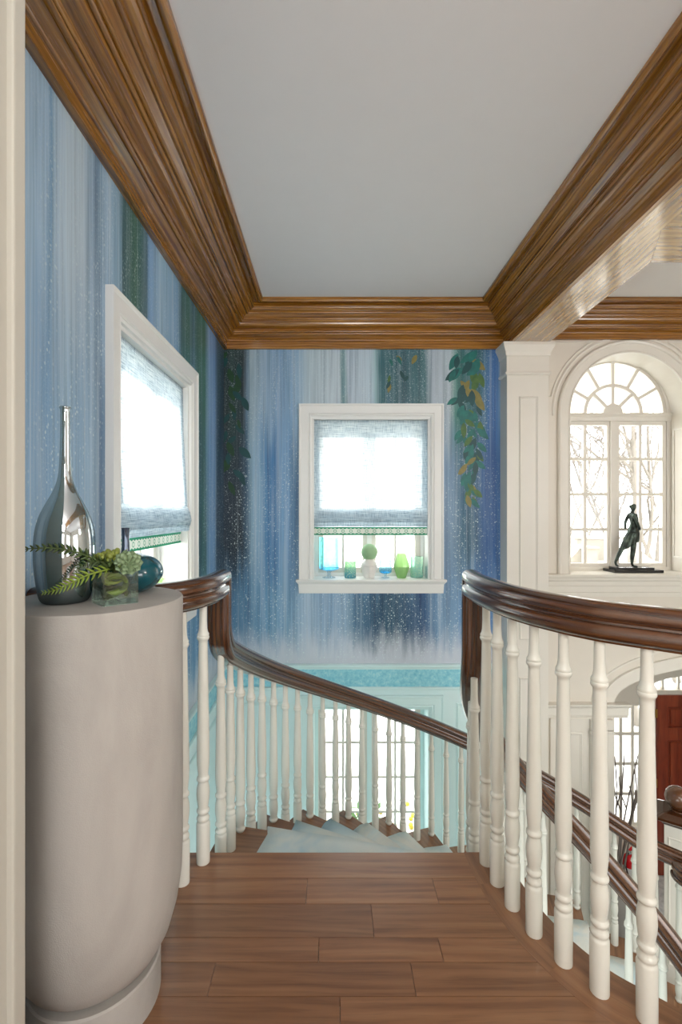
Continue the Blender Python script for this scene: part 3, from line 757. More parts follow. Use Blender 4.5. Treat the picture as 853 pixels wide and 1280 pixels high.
# sill band under the arched window
SP = [(0, -0.19), (0.01, -0.19), (0.012, -0.155), (0.02, -0.15), (0.022, -0.10), (0.03, -0.095), (0.034, -0.06), (0.045, -0.05), (0.05, -0.03), (0.06, -0.022), (0.062, -0.004), (0.055, 0.0), (0, 0.0)]
hmould('trim_sill_band', (XPI1, D, SILLZ), (4.9, D, SILLZ), (0, -1, 0), SP, 'white_trim')
struct(box('trim_sill', AX - AR, AX + AR, D - 0.0, D + 0.29, SILLZ - 0.02, SILLZ + 0.001, 'white_trim'))
hmould('trim_entablature', (XPI1, D, -0.40), (2.44, D, -0.40), (0, -1, 0), [(0, -0.085), (0.012, -0.085), (0.02, -0.06), (0.03, -0.055), (0.03, 0.005), (0.045, 0.01), (0.06, 0.03), (0.07, 0.035), (0.07, 0.045), (0, 0.045)], 'white_trim')

# ------------------------------------------------------------------ arched window
win3 = empty('window_3'); struct(win3)
def arch_pts(cx, r, zs, z0, y, n=40, rx=None):
    rx = rx or r
    p = [Vector((cx - rx, y, z0)), Vector((cx - rx, y, (z0 + zs) / 2))] if z0 < zs else []
    for i in range(n + 1):
        a = PI - PI * i / n; p.append(Vector((cx + rx * math.cos(a), y, zs + r * math.sin(a))))
    if z0 < zs: p += [Vector((cx + rx, y, (z0 + zs) / 2)), Vector((cx + rx, y, z0))]
    return p
def arch_sweep(name, pts, prof, m, parent, auto=35):
    """prof (radial outwards, towards the room)"""
    bm = bmesh.new(); n = len(pts); rings = []
    for i in range(n):
        a = pts[max(i - 1, 0)]; b = pts[min(i + 1, n - 1)]; t = (b - a).normalized()
        nrm = Vector((-t.z, 0, t.x))     # outward for a path running left -> top -> right
        rings.append([bm.verts.new(pts[i] + nrm * p + Vector((0, -q, 0))) for p, q in prof])
    for A, B in zip(rings, rings[1:]):
        for j in range(len(prof)): bm.faces.new((A[j], A[(j + 1) % len(prof)], B[(j + 1) % len(prof)], B[j]))
    bm.faces.new(rings[0][::-1]); bm.faces.new(rings[-1])
    return finish(name, bm, m, parent, auto=auto)
arch_sweep('casing', arch_pts(AX, AR, AZ, SILLZ, D), [(-0.004, 0.0), (-0.004, 0.014), (0.006, 0.018), (0.014, 0.012), (0.07, 0.014), (0.076, 0.024), (0.09, 0.028), (0.1, 0.02), (0.1, 0.0)], 'white_trim', win3)
arch_sweep('outer_bead', arch_pts(AX, AR + 0.125, AZ, AZ - 0.02, D), [(0, 0), (0, 0.008), (0.01, 0.011), (0.018, 0.008), (0.018, 0)], 'white_trim', win3)
YW = 4.139
arch_sweep('frame', arch_pts(AX, AR, AZ + 0.047, SILLZ, YW), [(-0.03, -0.03), (-0.03, 0.012), (-0.018, 0.02), (0.0, 0.02), (0.0, -0.03)], 'white_trim', win3)
arch_sweep('frame_bead', arch_pts(AX, AR - 0.045, AZ + 0.047, AZ + 0.04, YW), [(-0.012, -0.01), (-0.012, 0.006), (0.016, 0.006), (0.016, -0.01)], 'white_trim', win3)
TZ = AZ + 0.047
hmould('transom', (AX - AR, YW, TZ - 0.035), (AX + AR, YW, TZ - 0.035), (0, -1, 0), [(-0.02, -0.035), (0.02, -0.035), (0.026, -0.02), (0.026, 0.0), (0.036, 0.01), (0.04, 0.022), (0.036, 0.034), (0, 0.036), (-0.02, 0.036)], 'white_trim', win3)
bm = bmesh.new()
def bar_xz(bm, p, q, wd, y0, y1):
    p = Vector((p[0], 0, p[1])); q = Vector((q[0], 0, q[1])); t = (q - p).normalized(); nn = Vector((-t.z, 0, t.x)) * wd / 2
    vs = [bm.verts.new(v + Vector((0, yy, 0))) for yy in (y0, y1) for v in (p - nn, q - nn, q + nn, p + nn)]
    for f in ((0, 1, 2, 3), (7, 6, 5, 4), (0, 4, 5, 1), (1, 5, 6, 2), (2, 6, 7, 3), (3, 7, 4, 0)): bm.faces.new([vs[i] for i in f])
for a in (30, 60, 90, 120, 150):
    bm = bmesh.new(); c, s_ = math.cos(math.radians(a)), math.sin(math.radians(a))
    bar_xz(bm, (AX + 0.25 * c, TZ + 0.25 * s_), (AX + 0.46 * c, TZ + 0.46 * s_), 0.026, YW - 0.012, YW + 0.02); finish('fan_spoke', bm, 'white_trim', win3)
for a in (45, 90, 135):
    bm = bmesh.new(); c, s_ = math.cos(math.radians(a)), math.sin(math.radians(a))
    bar_xz(bm, (AX + 0.08 * c, TZ + 0.08 * s_), (AX + 0.25 * c, TZ + 0.25 * s_), 0.026, YW - 0.012, YW + 0.02); finish('fan_spoke', bm, 'white_trim', win3)
arch_sweep('fan_ring', arch_pts(AX, 0.245, TZ, TZ - 0.01, YW, 24), [(-0.014, -0.02), (-0.014, 0.014), (0.014, 0.014), (0.014, -0.02)], 'white_trim', win3)
bm = bmesh.new(); n = 20
fr = [bm.verts.new((AX, YW - 0.014, TZ - 0.01))] + [bm.verts.new((AX + 0.085 * math.cos(PI * i / n), YW - 0.014, TZ + 0.085 * math.sin(PI * i / n))) for i in range(n + 1)]
bk = [bm.verts.new(v.co + Vector((0, 0.03, 0))) for v in fr]
for i in range(1, n + 1): bm.faces.new((fr[0], fr[i], fr[i + 1])); bm.faces.new((fr[i], bk[i], bk[i + 1], fr[i + 1]))
finish('fan_hub', bm, 'white_trim', win3)
def fan_pane(a0, a1, r0, r1):
    bm = bmesh.new(); n = 8; A = []; B = []
    for i in range(n + 1):
        a = math.radians(a0 + (a1 - a0) * i / n)
        A.append(bm.verts.new((AX + r0 * math.cos(a), YW + 0.004, TZ + r0 * math.sin(a)))); B.append(bm.verts.new((AX + r1 * math.cos(a), YW + 0.004, TZ + r1 * math.sin(a))))
    for i in range(n): bm.faces.new((A[i], A[i + 1], B[i + 1], B[i]))
    finish('pane', bm, 'pane_glass', win3)
for a in range(0, 180, 30): fan_pane(a, a + 30, 0.25, 0.46)
for a in range(0, 180, 45): fan_pane(a, a + 45, 0.08, 0.24)
def quad_pane(name, x0, x1, z0, z1, y, parent):
    bm = bmesh.new(); vs = [bm.verts.new(v) for v in ((x0, y, z0), (x1, y, z0), (x1, y, z1), (x0, y, z1))]; bm.faces.new(vs)
    return finish(name, bm, 'pane_glass', parent)
def sash(parent, x0, x1, z0, z1, y0, y1, stile, cols, rows_, mun, rail_b=None, m='white_trim'):
    rb = rail_b or stile; bm = bmesh.new()
    bx(bm, x0, x0 + stile, y0, y1, z0, z1); bx(bm, x1 - stile, x1, y0, y1, z0, z1)
    bx(bm, x0 + stile, x1 - stile, y0, y1, z0, z0 + rb); bx(bm, x0 + stile, x1 - stile, y0, y1, z1 - stile, z1)
    finish('sash', bm, m, parent)
    gx0, gx1, gz0, gz1 = x0 + stile, x1 - stile, z0 + rb, z1 - stile
    pw_ = (gx1 - gx0 - mun * (cols - 1)) / cols; ph = (gz1 - gz0 - mun * (rows_ - 1)) / rows_; ym = (y0 + y1) / 2
    for i in range(1, cols):
        xx = gx0 + i * pw_ + (i - 1) * mun; box('muntin', xx, xx + mun, y0 + 0.006, y1 - 0.006, gz0, gz1, m, parent, 0.003)
    for j in range(1, rows_):
        zz = gz0 + j * ph + (j - 1) * mun; box('muntin', gx0, gx1, y0 + 0.005, y1 - 0.005, zz, zz + mun, m, parent, 0.003)
    for i in range(cols):
        for j in range(rows_):
            xx = gx0 + i * (pw_ + mun); zz = gz0 + j * (ph + mun); quad_pane('pane', xx, xx + pw_, zz, zz + ph, ym, parent)
box('mullion', AX - 0.03, AX + 0.03, YW - 0.03, YW + 0.03, SILLZ, TZ - 0.07, 'white_trim', win3, 0.006)
for sg in (-1, 1):
    xs = sorted((AX + sg * 0.022, AX + sg * 0.462)); sash(win3, xs[0], xs[1], SILLZ + 0.03, TZ - 0.072, YW - 0.012, YW + 0.03, 0.032, 2, 4, 0.026)
box('bottom_rail', AX - AR + 0.02, AX + AR - 0.02, YW - 0.03, YW + 0.03, SILLZ, SILLZ + 0.03, 'white_trim', win3, 0.004)
# panelled reveal on the right hand
rv = empty('trim_reveal'); struct(rv)
bm = bmesh.new()
for (a, b, c_, d_) in ((D + 0.03, D + 0.045, 0.82, 1.93), (D + 0.175, D + 0.19, 0.82, 1.93)): bx(bm, AX + AR - 0.008, AX + AR + 0.001, a, b, c_, d_)
for (c_, d_) in ((0.82, 0.835), (1.915, 1.93)): bx(bm, AX + AR - 0.0085, AX + AR + 0.001, D + 0.03, D + 0.19, c_, d_)
finish('panel_moulding', bm, 'white_trim', rv)
# spandrel panel mouldings
for sg, cnr in ((-1, 1.79), (1, 3.13)):
    pts = []
    for i in range(15):
        a = math.radians(90 + sg * -1 * 0) if False else None
    a0, a1 = (math.radians(102), math.radians(168)) if sg < 0 else (math.radians(78), math.radians(12))
    r = AR + 0.165; arc = [Vector((AX + r * math.cos(a0 + (a1 - a0) * i / 16), D - 0.004, AZ + r * math.sin(a0 + (a1 - a0) * i / 16))) for i in range(17)]
    arc = [v for v in arc if v.z < 2.615 and abs(v.x - AX) < abs(cnr - AX)]
    loop = arc + [Vector((cnr, D - 0.004, arc[-1].z)), Vector((cnr, D - 0.004, 2.615)), Vector((arc[0].x, D - 0.004, 2.615)), arc[0]]
    finish('spandrel_moulding', tube_bm(loop, 0.007, 6), 'white_trim', win3)

# ------------------------------------------------------------------ rectangular casement windows
def casement_window(name, M, z1, apron=True, stool=True, m='white_clean', rows_=4):
    """local frame: x right, y outwards through the wall, origin at middle of the opening's bottom edge"""
    e = empty(name); e.matrix_world = M; struct(e); hw = WHW; cw = 0.103
    prof = [(0, 0), (0, 0.016), (0.012, 0.022), (0.022, 0.016), (0.028, 0.024), (0.085, 0.026), (0.093, 0.034), (0.103, 0.034), (0.103, 0)]
    for nm, pts in (('casing', [(-hw, 0.0), (-hw, z1), (hw, z1), (hw, 0.0)]),):
        bm = bmesh.new(); rings = []
        for (x, z), (sx, sz) in zip(pts, ((-1, 0), (-1, 1), (1, 1), (1, 0))): rings.append([bm.verts.new((x + sx * a, -b, z + sz * a)) for a, b in prof])
        for A, B in zip(rings, rings[1:]):
            for j in range(len(prof)): bm.faces.new((A[j], A[(j + 1) % len(prof)], B[(j + 1) % len(prof)], B[j]))
        bm.faces.new(rings[0][::-1]); bm.faces.new(rings[-1]); finish(nm, bm, m, e)
    if stool:
        bm = bmesh.new(); hx = hw + cw
        pr = [(0.0, -0.115), (0.018, -0.115), (0.024, -0.04), (0.034, -0.028), (0.044, -0.016), (0.044, -0.002), (0.036, 0.0), (0.0, 0.0)]
        R_ = []
        for p, z in pr: R_.append([bm.verts.new(v) for v in ((-hx - max(p - 0.02, 0), 0, z), (-hx - max(p - 0.02, 0), -p, z), (hx + max(p - 0.02, 0), -p, z), (hx + max(p - 0.02, 0), 0, z))])
        for A, B in zip(R_, R_[1:]):
            for j in range(3): bm.faces.new((A[j], A[j + 1], B[j + 1], B[j]))
        bm.faces.new(R_[0]); bm.faces.new(R_[-1][::-1]); finish('sill', bm, m, e)
        box('stool', -hw, hw, -0.0, 0.19, -0.02, 0.001, m, e)
    bm = bmesh.new()
    bx(bm, -hw, -hw + 0.02, 0.0, 0.29, 0.001, z1); bx(bm, hw - 0.02, hw, 0.0, 0.29, 0.001, z1); bx(bm, -hw + 0.02, hw - 0.02, 0.0, 0.29, z1 - 0.02, z1)
    finish('jamb', bm, m, e)
    bm = bmesh.new(); fy0, fy1 = 0.17, 0.24
    bx(bm, -hw + 0.02, -hw + 0.05, fy0, fy1, 0.001, z1 - 0.02); bx(bm, hw - 0.05, hw - 0.02, fy0, fy1, 0.001, z1 - 0.02)
    bx(bm, -hw + 0.05, hw - 0.05, fy0, fy1, 0.001, 0.03); bx(bm, -hw + 0.05, hw - 0.05, fy0, fy1, z1 - 0.05, z1 - 0.02); bx(bm, -0.02, 0.02, fy0, fy1, 0.03, z1 - 0.05)
    finish('frame', bm, m, e)
    for a, b in ((-hw + 0.05, -0.012), (0.012, hw - 0.05)): sash(e, a, b, 0.03, z1 - 0.05, 0.185, 0.225, 0.045, 2, rows_, 0.02)
    return e
MB = Matrix.Translation((WCX, D, WZ0))
ML = Matrix.Translation((XL, (LY0 + LY1) / 2, WZ0)) @ Matrix.Rotation(PI / 2, 4, 'Z')
casement_window('window_1', ML, WZ1 - WZ0)
casement_window('window_2', MB, WZ1 - WZ0)
casement_window('window_4', Matrix.Translation((WCX, D, LWZ0)), LWZ1 - LWZ0, stool=False, m='aqua_trim', rows_=6)

def roman_shade(M, label, bulge=0.0, tape_drop=0.0):
    e = empty('roman_shade'); e.matrix_world = M
    hw = 0.478; zt = WZ1 - WZ0 - 0.022; yb = 0.035
    def sheet(name, path, x0, x1, m='linen', th=0.0016, uvband=False, wav=0.0):
        bm = bmesh.new(); uv = uvl(bm); nx = 24 if wav else 1; cols = []
        for i in range(nx + 1):
            x = x0 + (x1 - x0) * i / nx; dy = wav * math.sin(i * 1.3) * 0.5
            cols.append([bm.verts.new((x, y + dy, z)) for y, z in path])
        for i in range(nx):
            for j in range(len(path) - 1):
                f = bm.faces.new((cols[i][j], cols[i + 1][j], cols[i + 1][j + 1], cols[i][j + 1]))
                if uvband:
                    h = abs(path[0][1] - path[-1][1])
                    for l in f.loops: l[uv].uv = (l.vert.co.x / h, (l.vert.co.z - path[-1][1]) / h)
        return finish(name, bm, m, e, smooth=True)
    b = bulge
    main = [(yb, zt), (yb - b * 0.2, 1.05), (yb - b * 0.6, 0.80), (yb - b, 0.585)]
    sheet('cloth', main, -hw, hw)
    sheet('header', [(yb - 0.004, zt), (yb - 0.004 - b * 0.1, zt - 0.145)], -hw + 0.002, hw - 0.002)
    for sg in (-1, 1):
        xs = sorted((sg * hw, sg * (hw - 0.052))); sheet('side_hem', [(y - 0.003, z) for y, z in main], xs[0] + 0.0005, xs[1] - 0.0005)
        xs = sorted((sg * hw, sg * (hw - 0.052))); sheet('side_hem', [(y + 0.003, z) for y, z in main], xs[0] + 0.0005, xs[1] - 0.0005)
    f1 = [(yb - b, 0.587), (yb - b - 0.016, 0.55), (yb - b - 0.026, 0.50), (yb - b - 0.018, 0.468), (yb - b - 0.002, 0.47), (yb - b + 0.004, 0.52), (yb - b + 0.01, 0.56)]
    f2 = [(yb - b + 0.006, 0.57), (yb - b - 0.006, 0.53), (yb - b - 0.016, 0.47), (yb - b - 0.010, 0.435), (yb - b + 0.004, 0.438), (yb - b + 0.008, 0.48), (yb - b + 0.012, 0.55)]
    sheet('fold', f1, -hw - 0.001, hw + 0.001, wav=0.003)
    sheet('fold', f2, -hw, hw, wav=0.003)
    sheet('under_cloth', [(yb + 0.014, 0.58), (yb + 0.014, 0.50), (yb + 0.012, 0.42)], -hw, hw)
    sheet('tape', [(yb + 0.007, 0.428), (yb + 0.007, 0.362)], -hw, hw, 'shade_tape', uvband=True)
    sheet('tape_back', [(yb + 0.010, 0.43), (yb + 0.010, 0.363)], -hw, hw, 'linen')
    box('head_rail', -hw, hw, yb + 0.005, yb + 0.03, zt - 0.02, zt + 0.0, 'white_trim', e)
    tag(e, label, 'blind'); return e
roman_shade(MB, 'pale linen roman shade half lowered in the window facing the stairs', 0.0)
roman_shade(ML, 'pale linen roman shade billowing in the left wall window', 0.03)

# ------------------------------------------------------------------ painted vine leaves on the mural
def leaf_flat(cx, cz, ln, wd, ang, mat):
    bm = bmesh.new(); n = 7; up = []; dn = []
    for i in range(n + 1):
        t = i / n; w_ = wd * math.sin(PI * min(t * 1.0, 1)) ** 0.8 * (1 - 0.25 * t) / 2
        up.append((t * ln, w_)); dn.append((t * ln, -w_))
    ca, sa = math.cos(ang), math.sin(ang)
    poly = up + dn[::-1][1:-1]
    y = D - 0.0012 - random.random() * 0.0012
    f = bm.faces.new([bm.verts.new((cx + a * ca - b * sa, y, cz + a * sa + b * ca)) for a, b in poly])
    return finish('painted_leaf', bm, mat, wall_back)
vines = []
for i in range(84):
    t = i / 84; yy = 436 + t * 188; wdt = 20 * (1 - 0.6 * t)
    vines.append((586 + random.uniform(-wdt, wdt) * 0.9 + 2 * math.sin(i), yy + random.uniform(-4, 4), random.uniform(15, 24) * (1 - 0.3 * t)))
for i in range(24): vines.append((293 + random.uniform(-10, 10), 440 + i * 7.0, random.uniform(12, 19)))
for i in range(9): vines.append((random.uniform(485, 530), random.uniform(440, 482), random.uniform(8, 13)))
for k, (vx, vy, ls) in enumerate(vines):
    if 371 < vx < 558 and vy > 490: continue
    mt = random.choice(['paint_teal', 'paint_teal', 'paint_teal', 'paint_green', 'paint_dark', 'paint_dark', 'paint_ochre']) if vx > 400 else random.choice(['paint_dark', 'paint_deep', 'paint_dark'])
    leaf_flat((vx - 415) * S, EYE + (642 - vy) * S, ls * S * 1.1, ls * random.uniform(0.42, 0.58) * S, math.radians(-90 + random.uniform(-55, 55)), mt)

# ------------------------------------------------------------------ handrails and balusters
RAILP = [(0.0, -0.049), (0.022, -0.049), (0.0235, -0.043), (0.031, -0.042), (0.039, -0.036), (0.043, -0.026), (0.043, -0.017), (0.038, -0.007), (0.030, -0.001), (0.0285, 0.004),
         (0.031, 0.009), (0.036, 0.013), (0.038, 0.021), (0.036, 0.031), (0.030, 0.041), (0.018, 0.048), (0.0, 0.050)]
RAILP = RAILP + [(-a, b) for a, b in RAILP[-2:0:-1]]
ZRAIL = 0.932
def rail_inner_z(th): return -0.05 - 0.0119 * (th + 25)
def rail_outer_z(th): return 0.745 - (RISE / STEP) * (th + 90)
def circ(r, th):
    a = math.radians(th); return Vector((CX + r * math.sin(a), CY + r * math.cos(a), 0))
def tang(th):
    a = math.radians(th); return Vector((math.cos(a), -math.sin(a), 0))
def build_rail(name, plan, r, th_corner, zline, th_end, curve_r, slope_deg, parent, tail=None):
    pts = []; hd = []
    pl = [Vector((p.x, p.y, ZRAIL)) for p in plan]
    for i, p in enumerate(pl[:-1] + []):
        t = (pl[min(i + 1, len(pl) - 1)] - pl[max(i - 1, 0)]).normalized(); pts.append(p); hd.append(t)
    th = -90.0
    while th < th_corner - 1.0:
        q = circ(r, th); q.z = ZRAIL; pts.append(q); hd.append(tang(th)); th += 2.2 if r < 1 else 1.2
    c = circ(r, th_corner)
    # keep the last level point far enough from the mitre
    pts = [p for p in pts if (Vector((p.x, p.y, 0)) - c).length > 0.055]; hd = hd[:len(pts)]
    slope = math.radians(slope_deg); s_end = curve_r * (1 - math.sin(slope)); drop = curve_r * math.cos(slope)
    th_s = th_corner + math.degrees(s_end / r); z0 = zline(th_s) + drop
    q = c.copy(); q.z = ZRAIL; pts.append(q); hd.append(tang(th_corner))
    zz = ZRAIL - 0.056
    q = c.copy(); q.z = min(zz, z0); 
    if zz > z0 + 0.03: q.z = zz; pts.append(q); hd.append(tang(th_corner)); q = c.copy(); q.z = z0
    pts.append(q); hd.append(tang(th_corner))
    for k in range(1, 11):
        ph = PI / 2 + (slope - PI / 2) * k / 10; s_ = curve_r * (1 - math.sin(ph)); th = th_corner + math.degrees(s_ / r)
        q = circ(r, th); q.z = z0 - curve_r * math.cos(ph); pts.append(q); hd.append(tang(th))
    th = th_s + 3
    while th <= th_end: q = circ(r, th); q.z = zline(th); pts.append(q); hd.append(tang(th)); th += 3
    if tail: 
        for q, t in tail: pts.append(q); hd.append(t)
    sides = [Vector((h.y, -h.x, 0)) for h in hd]
    bm = sweep_bm(pts, sides, RAILP); return finish(name, bm, 'rail_wood', parent, auto=32), pts
BC = {}
def baluster_mesh(L):
    L = round(L, 2)
    if L in BC: return BC[L]
    t = L - 0.116
    prof = [(0.0225, 0.0), (0.023, 0.004), (0.023, 0.134), (0.0215, 0.138), (0.0195, 0.141), (0.0195, 0.145), (0.0215, 0.148), (0.0218, 0.153), (0.0195, 0.158), (0.0165, 0.163), (0.0165, 0.167), (0.0195, 0.171), (0.0218, 0.176), (0.0215, 0.181), (0.018, 0.185),
            (0.0172, 0.189), (0.0185, 0.200), (0.0212, 0.218), (0.0222, 0.236), (0.0212, 0.256), (0.018, 0.272), (0.0170, 0.277), (0.0172, 0.280), (0.0205, 0.282), (0.0218, 0.287), (0.021, 0.292), (0.018, 0.296), (0.0172, 0.300), (0.0182, 0.312),
            (0.0206, 0.336), (0.0215, 0.36), (0.0212, 0.40)]
    for k in range(1, 5): f = k / 5; prof.append((0.0212 - 0.0058 * f, 0.40 + (t - 0.02 - 0.40) * f))
    prof += [(0.0152, t - 0.02), (0.0155, t - 0.012), (0.019, t - 0.007), (0.0212, t - 0.002), (0.0208, t + 0.003), (0.019, t + 0.005), (0.0205, t + 0.009), (0.0195, t + 0.013), (0.0165, t + 0.018), (0.0142, t + 0.03), (0.0130, t + 0.06), (0.0128, L)]
    bm = lathe_bm(prof, 18); me = bpy.data.meshes.new('baluster')
    bmesh.ops.recalc_face_normals(bm, faces=bm.faces)
    for f in bm.faces: f.smooth = len(f.verts) <= 4
    for e_ in bm.edges:
        if len(e_.link_faces) == 2 and e_.calc_face_angle(0) > math.radians(50): e_.smooth = False
    bm.to_mesh(me); bm.free(); me.materials.append(MAT['white_gloss']); BC[L] = me; return me
def baluster(x, y, z0, z1, parent):
    o = bpy.data.objects.new('baluster', baluster_mesh(z1 - z0)); COL.objects.link(o); o.parent = parent; o.location = (x, y, z0); return o
def tread_z(th): return -RISE * (math.floor((th + 90) / STEP + 1e-6) + 1)

bal_r = empty('curved_balustrade', (0, 0, 0)); tag(bal_r, 'dark handrail on white turned balusters, right-hand side of landing and inner stair', 'balustrade')
rail_r, _ = build_rail('handrail', rc, RI, -81.0, rail_inner_z, 100, 0.25, 46.5, bal_r)
bal_l = empty('curved_balustrade', (0, 0, 0)); tag(bal_l, 'dark handrail on white turned balusters sweeping down from behind the drum pedestal', 'balustrade')
# outer rail eases to a scroll against the newel post
zl = rail_outer_z(31)
tail = []
for k in range(1, 7):
    th = 31 + k * 1.6; q = circ(RO, th); q.z = zl - 0.022 * (1 - (1 - k / 6) ** 2) * 1.6; tail.append((q, tang(th)))
c0 = tail[-1][0]; t0 = tail[-1][1]; ang = math.atan2(t0.y, t0.x); cen = c0 + Vector((math.cos(ang - PI / 2), math.sin(ang - PI / 2), 0)) * 0.10
for k in range(1, 16):
    a = ang - math.radians(k * 17); r = 0.10 - 0.0028 * k
    q = cen + Vector((math.cos(a + PI / 2), math.sin(a + PI / 2), 0)) * r; q.z = c0.z; tail.append((q, Vector((math.cos(a), math.sin(a), 0))))
rail_l, _ = build_rail('handrail', lc, RO, -86.4, rail_outer_z, 31, 0.15, 26.0, bal_l, tail)
for x, y in [(1.9, .98), (1.8, .98), (1.7, .98), (1.6, .98), (1.5, .98), (1.4, .98), (1.3, .98), (1.2, .981), (1.1, .985), (1.01, .994), (0.92, 1.013), (0.832, 1.057), (0.748, 1.12), (0.673, 1.186), (0.6205, 1.264), (0.579, 1.351), (0.5515, 1.442), (0.5377, 1.534), (0.531, 1.622)]:
    baluster(x, y, 0.0, ZRAIL - 0.045, bal_r)
for x, y in [(-0.82, 1.40), (-0.72, 1.402), (-0.625, 1.425), (-0.55, 1.471), (-0.486, 1.536), (-0.444, 1.628)]:
    baluster(x, y, 0.0, ZRAIL - 0.045, bal_l)
q = circ(RI, -84); baluster(q.x, q.y, tread_z(-84), 0.58, bal_r)
for k in range(-7, 15):
    th = k * 12 + 6 + 6
    if th < -74 or th > 100: continue
    q = circ(RI, th); baluster(q.x, q.y, tread_z(th), rail_inner_z(th) - 0.05, bal_r)
for k in range(0, 33):
    th = -86.0 + k * 4.0
    if th > 36: break
    zt_ = rail_outer_z(min(th, 34)) - 0.042
    if k == 0: zt_ = 0.66
    q = circ(RO, th); baluster(q.x, q.y, tread_z(th), zt_, bal_l)
for dx, dy in ((0.05, 0.02), (-0.03, -0.07), (0.0, 0.09)):
    baluster(cen.x + dx, cen.y + dy, tread_z(42), c0.z - 0.04, bal_l)

# ------------------------------------------------------------------ staircase
st = empty('staircase', (CX, CY, 0)); tag(st, 'curved staircase with oak treads and white risers winding down', 'staircase')
def sector(name, r0, r1, t0, t1, z0, z1, m, parent, n=5, bevel=0.0):
    bm = bmesh.new(); uv = uvl(bm); rg = []
    for i in range(n + 1):
        a = math.radians(t0 + (t1 - t0) * i / n); s_, c_ = math.sin(a), math.cos(a)
        rg.append([bm.verts.new((r * s_, r * c_, z)) for r, z in ((r0, z0), (r1, z0), (r1, z1), (r0, z1))])
    for A, B in zip(rg, rg[1:]):
        for j in range(4): bm.faces.new((A[j], A[(j + 1) % 4], B[(j + 1) % 4], B[j]))
    bm.faces.new(rg[0][::-1]); bm.faces.new(rg[-1])
    mid_ = math.radians((t0 + t1) / 2); 
    for f in bm.faces:
        for l in f.loops: c = l.vert.co; l[uv].uv = (c.x * math.sin(mid_) + c.y * math.cos(mid_), c.x * math.cos(mid_) - c.y * math.sin(mid_) + c.z)
    if bevel: bmesh.ops.bevel(bm, geom=[e for e in bm.edges if e.calc_face_angle(0) > 1], offset=bevel, segments=2, affect='EDGES')
    o = finish(name, bm, m, parent); return o
NT_ = 17
for k in range(NT_):
    a = -90 + STEP * k; z = -RISE * (k + 1)
    sector('tread', RI - 0.075, RO + 0.075, a - 0.3, a + STEP + 1.0, z - 0.032, z, 'floor_oak', st, 5, 0.006)
    if k: sector('riser', RI - 0.05, RO + 0.05, a - 0.3, a + 0.3, z, z + RISE - 0.032, 'white_trim', st, 1)
box('riser', -0.48 - CX, 0.60 - CX, YE - 0.03 - CY, YE - 0.005 - CY, -RISE, -0.026, 'white_trim', st)
for r0, r1 in ((RI - 0.06, RI - 0.035), (RO + 0.035, RO + 0.06)):
    bm = bmesh.new(); rg = []
    for k in range(NT_):
        for q in (0.001, 3, 6, 9, 11.999):
            th = -90 + STEP * k + q; a = math.radians(th); zt_ = -RISE * (k + 1) - 0.034; zb_ = -RISE * (th + 90) / STEP - RISE - 0.30
            rg.append([bm.verts.new((r * math.sin(a), r * math.cos(a), z)) for r, z in ((r0, zb_), (r1, zb_), (r1, zt_), (r0, zt_))])
    for A, B in zip(rg, rg[1:]):
        for j in range(4): bm.faces.new((A[j], A[(j + 1) % 4], B[(j + 1) % 4], B[j]))
    finish('stringer', bm, 'white_trim', st)
bm = bmesh.new(); rg = []
for i in range(69):
    th = -90 + i * 3; a = math.radians(th); z = -RISE * (th + 90) / STEP - RISE - 0.28
    rg.append([bm.verts.new((r * math.sin(a), r * math.cos(a), zz)) for r, zz in ((RI - 0.04, z), (RO + 0.04, z), (RO + 0.04, z + 0.02), (RI - 0.04, z + 0.02))])
for A, B in zip(rg, rg[1:]):
    for j in range(4): bm.faces.new((A[j], A[(j + 1) % 4], B[(j + 1) % 4], B[j]))
finish('underside', bm, 'white_trim', st)
# carpet runner draped over treads
bm = bmesh.new(); prev = None
path = []
for k in range(NT_):
    a = -90 + STEP * k; z = -RISE * (k + 1) + 0.009
    if k: path += [(a + 1.6, z + RISE - 0.0), (a + 1.9, z + RISE - 0.012), (a + 1.2, z + RISE - 0.045), (a + 0.9, z + 0.02)]
    path += [(a + (1.4 if k else -1.0), z + 0.002), (a + 4, z), (a + 8, z), (a + STEP - 0.2, z)]
rws = []
for i, (th, z) in enumerate(path):
    a = math.radians(th); w0 = 0.012 * math.sin(i * 1.7); row = []
    for j in range(9):
        r = 0.80 + (1.495 - 0.80) * j / 8 + (w0 if j in (0, 8) else 0); row.append(bm.verts.new((CX + r * math.sin(a), CY + r * math.cos(a), z + 0.002 * math.sin(i * 0.9 + j))))
    rws.append(row)
for A, B in zip(rws, rws[1:]):
    for j in range(8): bm.faces.new((A[j], A[j + 1], B[j + 1], B[j]))
ro = finish('stair_runner', bm, 'carpet', None, smooth=True)
sol = ro.modifiers.new('thickness', 'SOLIDIFY'); sol.thickness = 0.008; sol.offset = 1
tag(ro, 'pale blue and cream carpet runner lying over the winding stair treads', 'stair runner')

